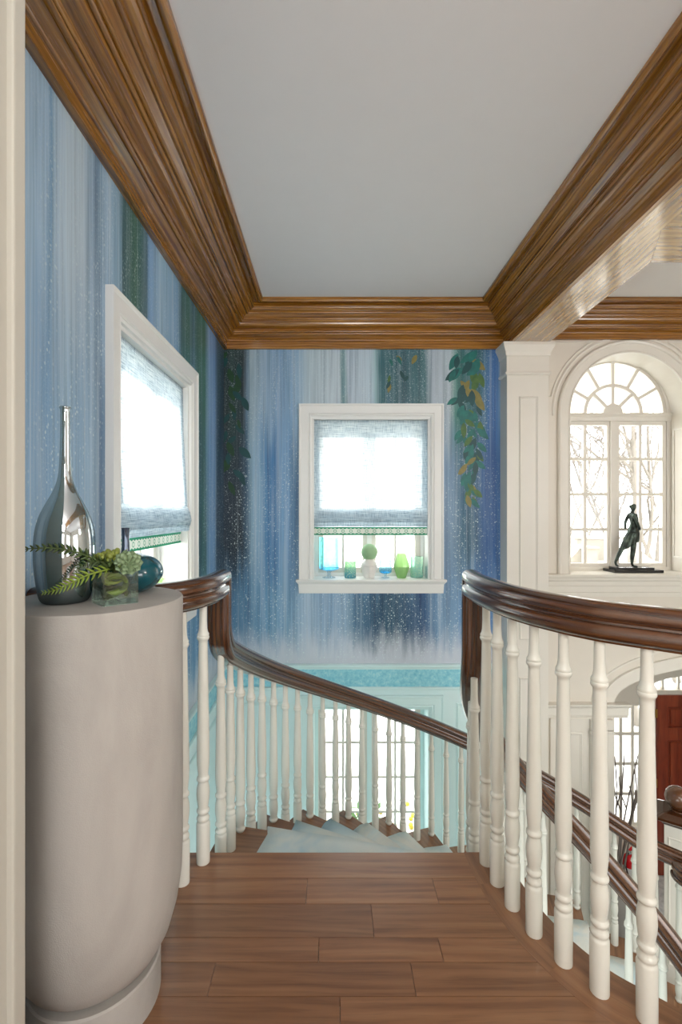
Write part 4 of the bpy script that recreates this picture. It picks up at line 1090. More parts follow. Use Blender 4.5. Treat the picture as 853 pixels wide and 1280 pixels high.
# newel post with ball finial
nw = empty('newel_post', (2.372, 3.23, 0), math.radians(-36)); tag(nw, 'white square newel post with wooden cap and ball finial', 'newel post')
box('post', -0.078, 0.078, -0.078, 0.078, ZLOW, -0.915, 'white_trim', nw, 0.004)
frame_panel('panel_moulding', -0.055, 0.055, -1.85, -0.99, -0.078, 'white_trim', nw, 0.012, 0.006)
bm = bmesh.new(); Rn = []
for p, z in ((0.08, -0.915), (0.092, -0.905), (0.096, -0.892), (0.118, -0.880), (0.128, -0.872), (0.128, -0.855), (0.085, -0.832), (0.05, -0.828)):
    cpt = p * 0.12; Rn.append([bm.verts.new((x, y, z)) for x, y in ((-p, -p + cpt), (-p + cpt, -p), (p - cpt, -p), (p, -p + cpt), (p, p - cpt), (p - cpt, p), (-p + cpt, p), (-p, p - cpt))])
for A, B in zip(Rn, Rn[1:]):
    for j in range(8): bm.faces.new((A[j], A[(j + 1) % 8], B[(j + 1) % 8], B[j]))
bm.faces.new(Rn[0][::-1]); bm.faces.new(Rn[-1]); finish('cap', bm, 'rail_wood', nw)
lathe('ball_finial', [(0.045, -0.829), (0.045, -0.824), (0.03, -0.820)] + [(0.078 * math.sin(a), -0.748 - 0.078 * math.cos(a)) for a in [0.35 + i * (PI - 0.35) / 14 for i in range(15)]], 'rail_wood', nw)

# ------------------------------------------------------------------ drum pedestal
pd = empty('drum_pedestal', (-0.583, 1.17, 0)); tag(pd, 'grey plaster drum pedestal with rounded foot beside the landing', 'pedestal')
RP = 0.204
prof = [(0.0, 0.097), (0.10, 0.097), (0.13, 0.105), (0.152, 0.125), (0.175, 0.165), (0.192, 0.225), (0.201, 0.29), (RP, 0.36), (RP, 0.6), (RP, 0.985), (RP - 0.002, 0.989), (RP - 0.006, 0.99), (0, 0.99)]
lathe('drum', prof, 'pedestal_plaster', pd, 72, auto=40)
lathe('plinth', [(0, 0), (0.150, 0), (0.150, 0.094), (0.146, 0.098), (0.0, 0.098)], 'pedestal_plaster', pd, 64)
ZP = 0.99
# tall bottle
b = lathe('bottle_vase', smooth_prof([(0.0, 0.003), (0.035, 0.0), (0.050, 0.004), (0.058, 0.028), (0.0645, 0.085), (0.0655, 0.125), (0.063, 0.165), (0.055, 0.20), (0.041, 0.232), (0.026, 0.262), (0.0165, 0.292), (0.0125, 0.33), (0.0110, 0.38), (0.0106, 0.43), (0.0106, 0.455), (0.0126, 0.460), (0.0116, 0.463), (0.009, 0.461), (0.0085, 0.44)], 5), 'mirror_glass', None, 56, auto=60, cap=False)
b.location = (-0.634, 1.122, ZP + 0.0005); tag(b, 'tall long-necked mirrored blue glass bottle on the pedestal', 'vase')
# squat teal vase
tv = empty('teal_vase', (-0.556, 1.272, ZP)); tag(tv, 'squat round teal glass vase with thin dark neck on the pedestal', 'vase')
lathe('body', smooth_prof([(0.0, 0.002), (0.045, 0.0), (0.07, 0.010), (0.09, 0.032), (0.096, 0.052), (0.088, 0.075), (0.068, 0.092), (0.04, 0.101), (0.016, 0.105), (0.010, 0.106)], 5), 'teal_glass', tv, 48, auto=60)
lathe('neck', [(0.0125, 0.104), (0.0105, 0.115), (0.0095, 0.14), (0.0105, 0.168), (0.011, 0.172), (0.008, 0.172), (0.007, 0.12)], 'neck_glass', tv, 24)
# glass cube
RC = math.radians(44)
gc = empty('glass_cube_vase', (-0.510, 1.110, ZP), RC); tag(gc, 'small clear glass cube vase with water and green leaves', 'vase')
g = 0.039
bm = bmesh.new()
for a0, a1, b0, b1 in ((-g, g, -g, -g + 0.004), (-g, g, g - 0.004, g), (-g, -g + 0.004, -g + 0.004, g - 0.004), (g - 0.004, g, -g + 0.004, g - 0.004)): bx(bm, a0, a1, b0, b1, 0.001, 0.077)
finish('glass_walls', bm, 'cube_glass', gc)
box('glass_base', -g + 0.004, g - 0.004, -g + 0.004, g - 0.004, 0.001, 0.010, 'cube_glass', gc)
def curved_leaf(pts, wd, m, parent, name='leaf', fold=0.15, nrm=None):
    """leaf blade along pts with a folded midrib"""
    bm = bmesh.new(); n = len(pts); rr = []
    for i, p in enumerate(pts):
        p = Vector(p); t = (Vector(pts[min(i + 1, n - 1)]) - Vector(pts[max(i - 1, 0)])).normalized()
        u = (nrm or Vector((0, 0, 1))); s_ = t.cross(u)
        if s_.length < 0.05: s_ = t.cross(Vector((0, 1, 0)))
        s_.normalize(); up = s_.cross(t); f = i / (n - 1); w_ = wd * 0.5 * (math.sin(PI * (0.06 + 0.94 * f) ** 0.75) ** 0.9 if f < 1 else 0.02) + 0.0004
        rr.append([bm.verts.new(p + s_ * w_ + up * w_ * fold), bm.verts.new(p - up * 0.0006), bm.verts.new(p - s_ * w_ + up * w_ * fold), bm.verts.new(p + up * 0.0012)])
    for A, B in zip(rr, rr[1:]):
        for j in range(4): bm.faces.new((A[j], A[(j + 1) % 4], B[(j + 1) % 4], B[j]))
    bm.faces.new(rr[0]); bm.faces.new(rr[-1][::-1])
    return finish(name, bm, m, parent, smooth=True)
def arc_pts(a, b, sag, n=8):
    a = Vector(a); b = Vector(b); return [a.lerp(b, i / n) + Vector((0, 0, sag * 4 * (i / n) * (1 - i / n))) for i in range(n + 1)]
sa = empty('succulent_arrangement', (-0.510, 1.110, ZP)); tag(sa, 'arrangement of succulents and fern fronds spilling from the glass cube', 'plant')
# coiled leaves inside the cube
cr_, sr_ = math.cos(RC), math.sin(RC)
for i in range(9):
    h = 0.016 + i * 0.0055; rr_ = 0.024
    pts = []
    for k in range(9):
        a = i * 1.1 + k * 0.42; lx, ly = rr_ * math.cos(a), rr_ * math.sin(a); pts.append((lx, ly, h + 0.010 * math.sin(k * 0.5 + i)))
    curved_leaf(pts, 0.014, random.choice(['leaf_bright', 'leaf_dark', 'leaf_olive']), sa, nrm=Vector((0.6, -0.6, 0.4)))
def rosette(c, r, m, parent, axis=(0, -0.5, 0.85), rings_=((5, 0.35, 1.15), (7, 0.62, 0.85), (9, 0.86, 0.5), (10, 1.0, 0.18))):
    z = Vector(axis).normalized(); q = z.to_track_quat('Z', 'Y').to_matrix(); c = Vector(c)
    bm = bmesh.new()
    for ri, (n, rad, lift) in enumerate(rings_):
        for k in range(n):
            a = 2 * PI * k / n + ri * 0.4; d = Vector((math.cos(a), math.sin(a), 0)); L_ = r * rad
            segs = 5; rg_ = []
            for i in range(segs + 1):
                f = i / segs; w_ = L_ * 0.30 * (0.45 + 1.1 * f - 1.45 * max(f - 0.55, 0) ** 1.0 * 1.0) * (0.12 if i == segs else 1); th = L_ * 0.10 * (1 - 0.7 * f)
                p = d * (L_ * f * (1 - 0.25 * lift * f)) + Vector((0, 0, L_ * lift * f * 0.8)); s_ = Vector((-d.y, d.x, 0))
                nn_ = Vector((0, 0, 1))
                rg_.append([p + s_ * w_ + nn_ * th, p - nn_ * th, p - s_ * w_ + nn_ * th, p + nn_ * th * 0.6])
            vr = [[bm.verts.new(c + q @ v) for v in x] for x in rg_]
            for A, B in zip(vr, vr[1:]):
                for j in range(4): bm.faces.new((A[j], A[(j + 1) % 4], B[(j + 1) % 4], B[j]))
            bm.faces.new(vr[0]); bm.faces.new(vr[-1][::-1])
    return finish('rosette', bm, m, parent, smooth=True)
rosette((0.036, -0.012, 0.094), 0.034, 'leaf_grey', sa, (0.35, -0.75, 0.5))
rosette((-0.032, 0.0, 0.100), 0.026, 'leaf_olive', sa, (-0.1, -0.6, 0.8), ((4, 0.4, 1.1), (6, 0.7, 0.8), (7, 1.0, 0.4)))
for i in range(17):
    c = Vector((random.uniform(-0.038, 0.012), random.uniform(-0.02, 0.02), 0.100 + random.uniform(0, 0.026)))
    M_ = Matrix.Translation(c) @ Matrix.Rotation(random.uniform(-0.6, 0.6), 4, 'X') @ Matrix.Rotation(random.uniform(-0.6, 0.6), 4, 'Y')
    r = random.uniform(0.0055, 0.0078)
    lathe('succulent_bead', [(0, -r * 1.2)] + [(r * math.sin(a), -r * 1.25 * math.cos(a)) for a in (0.6, 1.2, 1.8, 2.4)] + [(0, r * 1.35)], 'leaf_olive', sa, 10, M_, auto=80)
def frond(pts, wd, m, parent, n=18, thick=0.0012, lw=0.28):
    """pinnate frond: stem part with each leaflet its own part"""
    e_ = finish('fern_frond', tube_bm(pts, [thick * (1.3 - i / len(pts)) for i in range(len(pts))], 6), m, parent, smooth=True)
    P_ = [Vector(p) for p in pts]
    for k in range(n):
        f = 0.04 + 0.94 * k / (n - 1); x = f * (len(P_) - 1); i = min(int(x), len(P_) - 2); p = P_[i].lerp(P_[i + 1], x - i); t = (P_[i + 1] - P_[i]).normalized()
        for sg in (-1, 1):
            s_ = t.cross(Vector((0, -1, 0.25))).normalized() * sg; L_ = wd * (0.55 + 0.45 * math.sin(PI * min(f + 0.12, 1))) * (1 - 0.55 * f)
            d = (s_ * 0.9 + t * 0.55 + Vector((0, -0.18, 0))).normalized()
            curved_leaf([p, p + d * L_ * 0.35, p + d * L_ * 0.7 + t * L_ * 0.06, p + d * L_ + t * L_ * 0.15], L_ * lw, m, e_, 'leaflet', 0.1, Vector((0, -1, 0.3)))
    return e_
fr1 = smooth_prof([(-0.015, -0.005, 0.085), (-0.055, -0.04, 0.118), (-0.10, -0.065, 0.133), (-0.145, -0.09, 0.134), (-0.175, -0.10, 0.126)], 4)
frond(fr1, 0.019, 'leaf_dark', sa, 18, 0.002, 0.42)
fr2 = smooth_prof([(0.0, -0.03, 0.083), (-0.03, -0.065, 0.074), (-0.06, -0.08, 0.058), (-0.09, -0.085, 0.044), (-0.118, -0.085, 0.038)], 4)
frond(fr2, 0.024, 'leaf_bright', sa, 15, 0.0018)
fr3 = smooth_prof([(0.0, -0.01, 0.08), (-0.02, -0.03, 0.10), (-0.05, -0.045, 0.095), (-0.07, -0.05, 0.075)], 4)
frond(fr3, 0.022, 'leaf_dark', sa, 11)
for a, b, sg, m_ in (((0, 0, 0.075), (-0.07, -0.01, 0.105), 0.012, 'leaf_dark'), ((0, 0, 0.075), (0.05, 0.01, 0.10), 0.012, 'leaf_dark'), ((0, 0, 0.075), (0.02, 0.02, 0.125), 0.004, 'leaf_olive'), ((-0.01, -0.02, 0.075), (-0.03, -0.055, 0.085), 0.02, 'leaf_dark'),
                     ((-0.01, 0, 0.075), (0.01, -0.05, 0.09), 0.016, 'leaf_dark'), ((0.01, 0.0, 0.072), (-0.045, -0.03, 0.07), 0.02, 'leaf_bright'), ((0, 0, 0.07), (0.03, -0.04, 0.085), 0.014, 'leaf_dark')):
    curved_leaf(arc_pts(a, b, sg), 0.024, m_, sa)

# ------------------------------------------------------------------ things on the window sills
ZS = WZ0 + 0.001
KS = 3.985 / F_PX
def sx_(p): return (p - 415) * KS
YS = 3.985
hp = empty('hurricane_glass', (sx_(411.5), YS, ZS)); tag(hp, 'tall turquoise glass hurricane vase on a clear foot, leftmost on the sill', 'vase')
lathe('bowl', [(0.0, 0.063), (0.05, 0.063), (0.078, 0.072), (0.084, 0.09), (0.084, 0.34)], 'glass_turquoise', hp, 40, cap=False)
lathe('foot', [(0.0, 0.0), (0.055, 0.0), (0.055, 0.004), (0.02, 0.012), (0.014, 0.03), (0.02, 0.05), (0.03, 0.062), (0.0, 0.063)], 'glass_clear', hp, 32)
o = lathe('glass_tumbler', [(0.0, 0.0), (0.046, 0.0), (0.048, 0.004), (0.048, 0.138)], 'glass_tumbler', None, 36, cap=False); o.location = (sx_(438), YS - 0.01, ZS); tag(o, 'short blue and green speckled glass tumbler left of the face vase', 'vase')
# face vase
fv = empty('face_vase', (sx_(461.5), YS, ZS)); tag(fv, 'white ceramic face vase under the green ball', 'vase')
bm = bmesh.new(); seg = 36; rings = []
prof = [(0.040, 0.0), (0.043, 0.004), (0.050, 0.025), (0.060, 0.055), (0.066, 0.085), (0.067, 0.105), (0.062, 0.125), (0.050, 0.142), (0.040, 0.150), (0.038, 0.156)]
prof = smooth_prof(prof, 4)
def bump_(a, z):
    fx = math.sin(a); dz = 0.0     # a = 0 faces the room
    d = 0.0
    d += 0.016 * math.exp(-(fx / 0.13) ** 2) * math.exp(-((z - 0.070) / 0.012) ** 2)
    d += 0.008 * math.exp(-(fx / 0.10) ** 2) * math.exp(-((z - 0.088) / 0.018) ** 2)
    for s_ in (-1, 1):
        d -= 0.008 * math.exp(-((fx - s_ * 0.38) / 0.2) ** 2) * math.exp(-((z - 0.092) / 0.009) ** 2)
        d += 0.004 * math.exp(-((fx - s_ * 0.38) / 0.12) ** 2) * math.exp(-((z - 0.089) / 0.005) ** 2)
        d += 0.004 * math.exp(-((fx - s_ * 0.36) / 0.25) ** 2) * math.exp(-((z - 0.106) / 0.006) ** 2)
    d += 0.006 * math.exp(-(fx / 0.22) ** 2) * (math.exp(-((z - 0.050) / 0.004) ** 2) + math.exp(-((z - 0.042) / 0.005) ** 2))
    d += 0.006 * math.exp(-(fx / 0.25) ** 2) * math.exp(-((z - 0.022) / 0.010) ** 2)
    return d if math.cos(a) > 0 else 0
for r, z in prof:
    rings.append([bm.verts.new(((r + bump_(2 * PI * k / seg, z)) * math.sin(2 * PI * k / seg), -(r + bump_(2 * PI * k / seg, z)) * math.cos(2 * PI * k / seg), z)) for k in range(seg)])
for A, B in zip(rings, rings[1:]):
    for k in range(seg): bm.faces.new((A[k], A[(k + 1) % seg], B[(k + 1) % seg], B[k]))
bm.faces.new(rings[0]); bm.faces.new(rings[-1])
finish('head', bm, 'ceramic', fv, smooth=True)
for sg in (-1, 1):
    M_ = Matrix.Translation((sg * 0.069, 0.0, 0.08)) @ Matrix.Diagonal((0.5, 0.9, 1.6, 1))
    lathe('ear', [(0, -0.011), (0.008, -0.008), (0.011, 0), (0.008, 0.008), (0, 0.011)], 'ceramic', fv, 14, M_, auto=80)
bm = bmesh.new(); bmesh.ops.create_icosphere(bm, subdivisions=4, radius=0.069)
for v in bm.verts: v.co *= 1 + 0.02 * mnoise.noise(v.co * 90)
o = finish('moss_ball', bm, 'moss', None, smooth=True); o.location = (sx_(462), YS, ZS + 0.156 + 0.060); tag(o, 'green moss ball sitting on the white face vase', 'ball')
fg = empty('footed_glass', (sx_(482), YS + 0.0, ZS)); tag(fg, 'small footed glass with blue base right of the face vase', 'glass')
lathe('bowl', [(0.0, 0.036), (0.03, 0.036), (0.048, 0.044), (0.053, 0.056), (0.053, 0.150)], 'glass_footed', fg, 36, cap=False)
lathe('foot', [(0.0, 0.0), (0.036, 0.0), (0.036, 0.003), (0.014, 0.008), (0.010, 0.022), (0.016, 0.036), (0.0, 0.036)], 'glass_clear', fg, 28)
o = lathe('faceted_vase', [(0.0, 0.0), (0.036, 0.0), (0.040, 0.008), (0.068, 0.095), (0.066, 0.11), (0.040, 0.195), (0.038, 0.205)], 'glass_green', None, 12, auto=8, cap=False); o.location = (sx_(502), YS - 0.01, ZS); tag(o, 'green faceted glass vase bulging at the middle on the sill', 'vase')
o = lathe('glass_cylinder', [(0.0, 0.0), (0.050, 0.0), (0.052, 0.005), (0.054, 0.176)], 'glass_aqua', None, 36, cap=False); o.location = (sx_(521.5), YS + 0.015, ZS); tag(o, 'pale aqua glass cylinder vase, rightmost on the sill', 'vase')
o = lathe('glass_cylinder', [(0.0, 0.0), (0.022, 0.0), (0.023, 0.004), (0.023, 0.10)], 'glass_clear', None, 24, cap=False); o.location = (sx_(534.3), YS - 0.03, ZS); tag(o, 'narrow clear glass cylinder at the right end of the sill', 'vase')
o = lathe('green_vase', smooth_prof([(0.0, 0.002), (0.05, 0.0), (0.064, 0.02), (0.070, 0.05), (0.058, 0.10), (0.040, 0.15), (0.042, 0.175), (0.055, 0.187), (0.052, 0.188), (0.038, 0.17)], 4), 'glass_pale_green', None, 32, auto=60, cap=False); o.location = (XL - 0.07, 2.56, ZS); tag(o, 'pale green glass vase on the left wall window sill', 'vase')

# ------------------------------------------------------------------ bronze statuette on the arched sill
sg_ = empty('bronze_statuette', (2.535, D + 0.105, SILLZ + 0.0015)); tag(sg_, 'bronze figure of a draped walking woman on the arched window sill', 'statuette')
box('base', -0.185, 0.225, -0.085, 0.085, 0.0, 0.024, 'black_stone', sg_, 0.002)
box('upper_base', -0.15, 0.165, -0.06, 0.06, 0.024, 0.042, 'black_stone', sg_, 0.002)
def skin_obj(name, joints, bones, m, parent, root=0, sub=2):
    me = bpy.data.meshes.new(name); me.from_pydata([j[0] for j in joints], bones, []); o = link(name, me, m, parent)
    md = o.modifiers.new('skin', 'SKIN'); md.use_smooth_shade = True
    for i, j in enumerate(joints):
        sv = me.skin_vertices[0].data[i]; r = j[1]; sv.radius = (r, r) if not isinstance(r, tuple) else r; sv.use_root = (i == root)
    ss = o.modifiers.new('subdivision', 'SUBSURF'); ss.levels = sub; ss.render_levels = sub; return o
H0 = 0.042
J = [((0.022, 0, .306 + H0), (.030, .034)),   # 0 pelvis
     ((0.030, 0, .350 + H0), (.022, .026)), ((0.036, 0, .400 + H0), (.026, .032)), ((0.020, 0, .438 + H0), (.020, .034)), ((0.016, 0, .462 + H0), (.011, .011)), ((0.020, 0, .478 + H0), (.011, .011)),
     # head
     ((0.024, 0, .500 + H0), (.021, .019)), ((0.022, 0, .522 + H0), (.020, .018)),
     # rear leg
     ((0.006, 0.018, .285 + H0), .024), ((-.030, .020, .215 + H0), .021), ((-.063, .018, .150 + H0), .0165), ((-.092, .016, .095 + H0), .0150), ((-.119, .014, .040 + H0), .0085), ((-.112, .014, .014 + H0), .0085), ((-.092, .014, .005 + H0), .0055),
     # front leg
     ((0.022, -0.018, .285 + H0), .024), ((0.014, -0.020, .210 + H0), .021), ((0.010, -0.020, .140 + H0), .0165), ((0.002, -0.020, .090 + H0), .0150), ((0.0, -0.020, .030 + H0), .0085), ((0.010, -0.020, .010 + H0), .009), ((0.050, -0.020, .005 + H0), .0055),
     # arms
     ((0.008, 0.036, .440 + H0), .013), ((-.014, .044, .385 + H0), .0105), ((-.022, .038, .335 + H0), .008), ((-.020, .030, .318 + H0), .008),
     ((0.012, -0.038, .440 + H0), .013), ((0.024, -0.050, .380 + H0), .0105), ((0.050, -0.044, .328 + H0), .008), ((0.056, -0.036, .312 + H0), .008)]
BN = [(0, 1), (1, 2), (2, 3), (3, 4), (4, 5), (5, 6), (6, 7), (0, 8), (8, 9), (9, 10), (10, 11), (11, 12), (12, 13), (13, 14), (0, 15), (15, 16), (16, 17), (17, 18), (18, 19), (19, 20), (20, 21), (3, 22), (22, 23), (23, 24), (24, 25), (3, 26), (26, 27), (27, 28), (28, 29)]
J = [(p, tuple(v * (1.22 if k > 1 else 1.12) for v in (r if isinstance(r, tuple) else (r, r)))) for k, (p, r) in enumerate(J)]
skin_obj('figure', J, BN, 'bronze', sg_)
M_ = Matrix.Translation((0.026, 0.0, .508 + H0)) @ Matrix.Rotation(0.15, 4, 'Y') @ Matrix.Diagonal((1.0, 0.85, 1.15, 1))
lathe('head', smooth_prof([(0, -0.023), (0.011, -0.020), (0.018, -0.006), (0.0215, 0.006), (0.016, 0.019), (0, 0.025)], 3), 'bronze', sg_, 18, M_, auto=80)
finish('nose', tube_bm([(0.044, 0, .512 + H0), (0.0515, 0, .504 + H0), (0.045, 0, .500 + H0)], [0.003, 0.004, 0.003], 6), 'bronze', sg_, smooth=True)
M_ = Matrix.Translation((0.004, 0.0, .512 + H0))
lathe('hair', [(0, -0.016), (0.009, -0.013), (0.0145, -0.004), (0.0145, 0.004), (0.009, 0.012), (0, 0.015)], 'bronze', sg_, 18, M_, auto=80)
bm = bmesh.new(); n = 40; rg = []
for i in range(13):
    f = i / 12; zc = .335 - f * 0.135; xc = 0.030 - 0.028 * f; a_ = 0.026 + 0.034 * math.sin(min(f * 1.5, 1) * PI / 2) ; b_ = 0.030 + 0.020 * f
    ring = []
    for k in range(n):
        an = 2 * PI * k / n; fold = 1 + (0.03 + 0.11 * f) * math.sin(an * 9 + f * 3.0) + 0.04 * math.sin(an * 4 + 1)
        hem = -0.04 * f * max(-math.cos(an), 0) + 0.02 * f * math.cos(an)
        ring.append(bm.verts.new((xc + a_ * fold * math.cos(an) - 0.012 * f * (math.cos(an) < 0), b_ * fold * math.sin(an), zc + H0 + hem + 0.006 * math.sin(an * 2 + 2))))
    rg.append(ring)
for A, B in zip(rg, rg[1:]):
    for k in range(n): bm.faces.new((A[k], A[(k + 1) % n], B[(k + 1) % n], B[k]))
finish('drapery', bm, 'bronze', sg_, smooth=True)

# ------------------------------------------------------------------ lower hall: arch trims, sidelight, door
YD = 5.5
arch_sweep('trim_arch', arch_pts(BX, BB, BZ, ZLOW, D, 50, rx=BA), [(0.0, 0.0), (0.0, 0.012), (0.085, 0.014), (0.09, 0.026), (0.105, 0.026), (0.105, 0.0)], 'white_trim', None)['kind'] = 'structure'
arch_sweep('trim_arch_outer', arch_pts(BX, BB + 0.16, BZ + 0.02, BZ, D, 50, rx=BA + 0.17), [(0.0, 0.0), (0.0, 0.008), (0.012, 0.010), (0.016, 0.0)], 'white_trim', None)['kind'] = 'structure'
lp = empty('trim_entry_pilaster'); struct(lp)
box('shaft', 1.80, 2.32, D - 0.02, D - 0.0, ZLOW, -0.485, 'white_trim', lp)
frame_panel('panel_moulding', 1.88, 2.06, -2.7, -0.60, D - 0.02, 'white_trim', lp, 0.02, 0.01)
box('pier', 2.12, 2.30, D - 0.05, D - 0.02, ZLOW, -0.485, 'white_trim', lp)
ring_mould('pier_neck', 2.12, 2.30, D - 0.05, D - 0.02, [(0, -0.60), (0.008, -0.595), (0.008, -0.58), (0, -0.575), (0, -0.57)], 'white_trim', lp)
wall('wall_vestibule', 1.95, 5.2, ZLOW, -0.05, YD, YD + 0.12, 'white_panel', [(3.245, 3.68, -2.45, -1.02), (3.775, 4.73, ZLOW, -0.91), (3.70, 4.81, -0.86, lambda x: -0.86 + 0.17 * math.sqrt(max(1 - ((x - 4.255) / 0.56) ** 2, 0)), 20)])
struct(box('wall_vestibule_side', 1.95, 2.1, D + T, YD, ZLOW, -0.05, 'white_panel'))
struct(box('wall_vestibule_side', 5.1, 5.25, D + T, YD, ZLOW, -0.05, 'white_panel'))
struct(box('ceiling_vestibule', 1.95, 5.3, D + T, YD + 1.5, -0.05, 0.12, 'white_panel'))
w5 = empty('window_5'); struct(w5)
sash(w5, 3.245, 3.68, -2.45, -1.02, YD + 0.03, YD + 0.07, 0.03, 3, 4, 0.035)
w6 = empty('window_6'); struct(w6)
for i in range(7):
    box('muntin', 3.70 + i * 0.185 - 0.012, 3.70 + i * 0.185 + 0.012, YD + 0.03, YD + 0.06, -0.86, -0.70, 'white_trim', w6)
door = empty('door_1', (3.775, YD - 0.02, ZLOW)); struct(door)
dw, dh = 0.95, 2.09
bm = bmesh.new(); stl = 0.13
zr = [(0.0, 0.22), (0.80, 0.98), (1.02 + 0.0, 1.02), (1.58, 1.70), (1.98 - 0.02, dh)]
rails_ = [(0.0, 0.22), (0.86, 1.00), (1.57, 1.71), (1.955, dh)]
bx(bm, 0, stl, 0, 0.045, 0, dh); bx(bm, dw - stl, dw, 0, 0.045, 0, dh); bx(bm, dw / 2 - 0.055, dw / 2 + 0.055, 0, 0.045, 0, dh)
for a, b in rails_: bx(bm, stl, dw / 2 - 0.055, 0, 0.045, a, b); bx(bm, dw / 2 + 0.055, dw - stl, 0, 0.045, a, b)
finish('door_leaf', bm, 'mahogany', door)
for (x0, x1) in ((stl, dw / 2 - 0.055), (dw / 2 + 0.055, dw - stl)):
    for (a, b) in ((0.22, 0.86), (1.00, 1.57), (1.71, 1.955)):
        bm = bmesh.new(); bx(bm, x0, x1, 0.02, 0.035, a, b)
        vs = bx(bm, x0 + 0.035, x1 - 0.035, 0.008, 0.02, a + 0.035, b - 0.035); finish('panel', bm, 'mahogany', door)
        frame_panel('panel_moulding', x0, x1, a, b, 0.012, 'mahogany', door, 0.02, 0.014)
for z in (0.32, 1.02, 1.83): 
    if True: box('hinge', -0.016, 0.006, -0.006, 0.004, z, z + 0.10, 'brass', door, 0.001)
lathe('door_knob', [(0, 0), (0.028, 0), (0.028, 0.006), (0.010, 0.012), (0.010, 0.035), (0.026, 0.045), (0.030, 0.058), (0.022, 0.072), (0, 0.076)], 'brass', door, 20, Matrix.Translation((dw - 0.06, 0, 1.0)) @ Matrix.Rotation(PI / 2, 4, 'X'))
# fire extinguisher
fe = empty('fire_extinguisher', (3.36, 5.33, ZLOW)); tag(fe, 'red fire extinguisher standing on the lower hall floor by the sidelight', 'fire extinguisher')
lathe('cylinder', [(0, 0.0), (0.062, 0.0), (0.066, 0.01), (0.066, 0.29), (0.058, 0.325), (0.035, 0.348), (0.020, 0.355), (0, 0.356)], 'red_paint', fe, 28)
lathe('label_band', [(0.0665, 0.10), (0.0668, 0.10), (0.0668, 0.23), (0.0665, 0.23)], 'label_white', fe, 28, cap=False)
lathe('valve', [(0.018, 0.35), (0.02, 0.355), (0.02, 0.38), (0.014, 0.385), (0.012, 0.40), (0, 0.40)], 'chrome', fe, 16)
finish('handle', tube_bm([(0.0, 0, 0.395), (0.03, 0, 0.412), (0.075, 0, 0.44)], [0.010, 0.011, 0.009], 8), 'red_paint', fe)
finish('lever', tube_bm([(0.0, 0, 0.40), (0.03, 0, 0.43), (0.07, 0, 0.465)], [0.009, 0.010, 0.009], 8), 'red_paint', fe)
finish('hose', tube_bm([(-0.015, -0.01, 0.37), (-0.05, -0.03, 0.36), (-0.075, -0.05, 0.28), (-0.06, -0.07, 0.18), (-0.03, -0.075, 0.08)], 0.010, 8), 'black_rubber', fe, smooth=True)
# tall floor vase with bare branches
fvz = lathe('floor_vase', smooth_prof([(0.0, 0.002), (0.07, 0.0), (0.10, 0.08), (0.12, 0.22), (0.09, 0.38), (0.055, 0.46), (0.06, 0.50), (0.075, 0.52), (0.07, 0.52), (0.05, 0.47)], 4), 'vase_grey', None, 28, auto=60, cap=False); fvz.location = (2.81, 4.62, ZLOW); tag(fvz, 'grey floor vase holding bare branches in the lower hall', 'vase')
for i, (tx, tz, mx) in enumerate([(2.80, -1.20, 2.86), (2.86, -1.15, 2.90), (2.93, -1.22, 2.95), (3.02, -1.18, 2.93), (3.06, -1.40, 2.97), (2.79, -1.55, 2.84), (2.90, -1.45, 2.99)]):
    yy = 4.62 + random.uniform(-0.06, 0.06)
    pts = smooth_prof([(2.81 + (i - 3) * 0.006, 4.62, ZLOW + 0.06), (2.81 + (i - 3) * 0.012, 4.62, ZLOW + 0.6), (mx - 0.085, (yy + 4.62) / 2, -2.0), (mx - 0.03 + (tx - mx) * 0.5 + 0.02 * (-1) ** i, yy, -1.6), (tx, yy, tz)], 4)
    bm = tube_bm(pts, [0.010 - 0.005 * k / len(pts) for k in range(len(pts))], 7)
    k = len(pts) * 2 // 3; p = Vector(pts[k]); tube_bm([p, p + Vector((0.05 * (-1) ** i, 0.01, 0.14)), p + Vector((0.06 * (-1) ** i, 0.02, 0.30))], [0.007, 0.006, 0.004], 6, bm)
    o = finish('bare_branch', bm, 'twig', None, smooth=True); tag(o, ['second bare branch from the left in the floor vase', 'third bare branch from the left, reaching highest in the floor vase', 'bare branch in the middle right of the floor vase cluster', 'second bare branch from the right in the floor vase', 'rightmost bare branch in the floor vase', 'leftmost and shortest bare branch in the floor vase', 'short bare branch in the middle of the floor vase cluster'][i], 'branch', 'bare branches in the floor vase')

# ------------------------------------------------------------------ outside
struct(box('ground', -30, 40, D + T + 0.02, 60, ZLOW - 0.5, ZLOW - 0.1, 'ground_outside'))
struct(box('ground_side', -30, XL - T - 0.02, -20, D + T + 0.02, ZLOW - 0.5, ZLOW - 0.1, 'ground_outside'))
pc = empty('porch_ceiling', (0, 0, 0)); struct(pc)
for i in range(7): box('ceiling_panel', 1.7, 5.4, 4.36 + i * 0.42, 4.36 + (i + 1) * 0.42 - 0.006, 2.76, 2.79, 'porch_paint', pc)
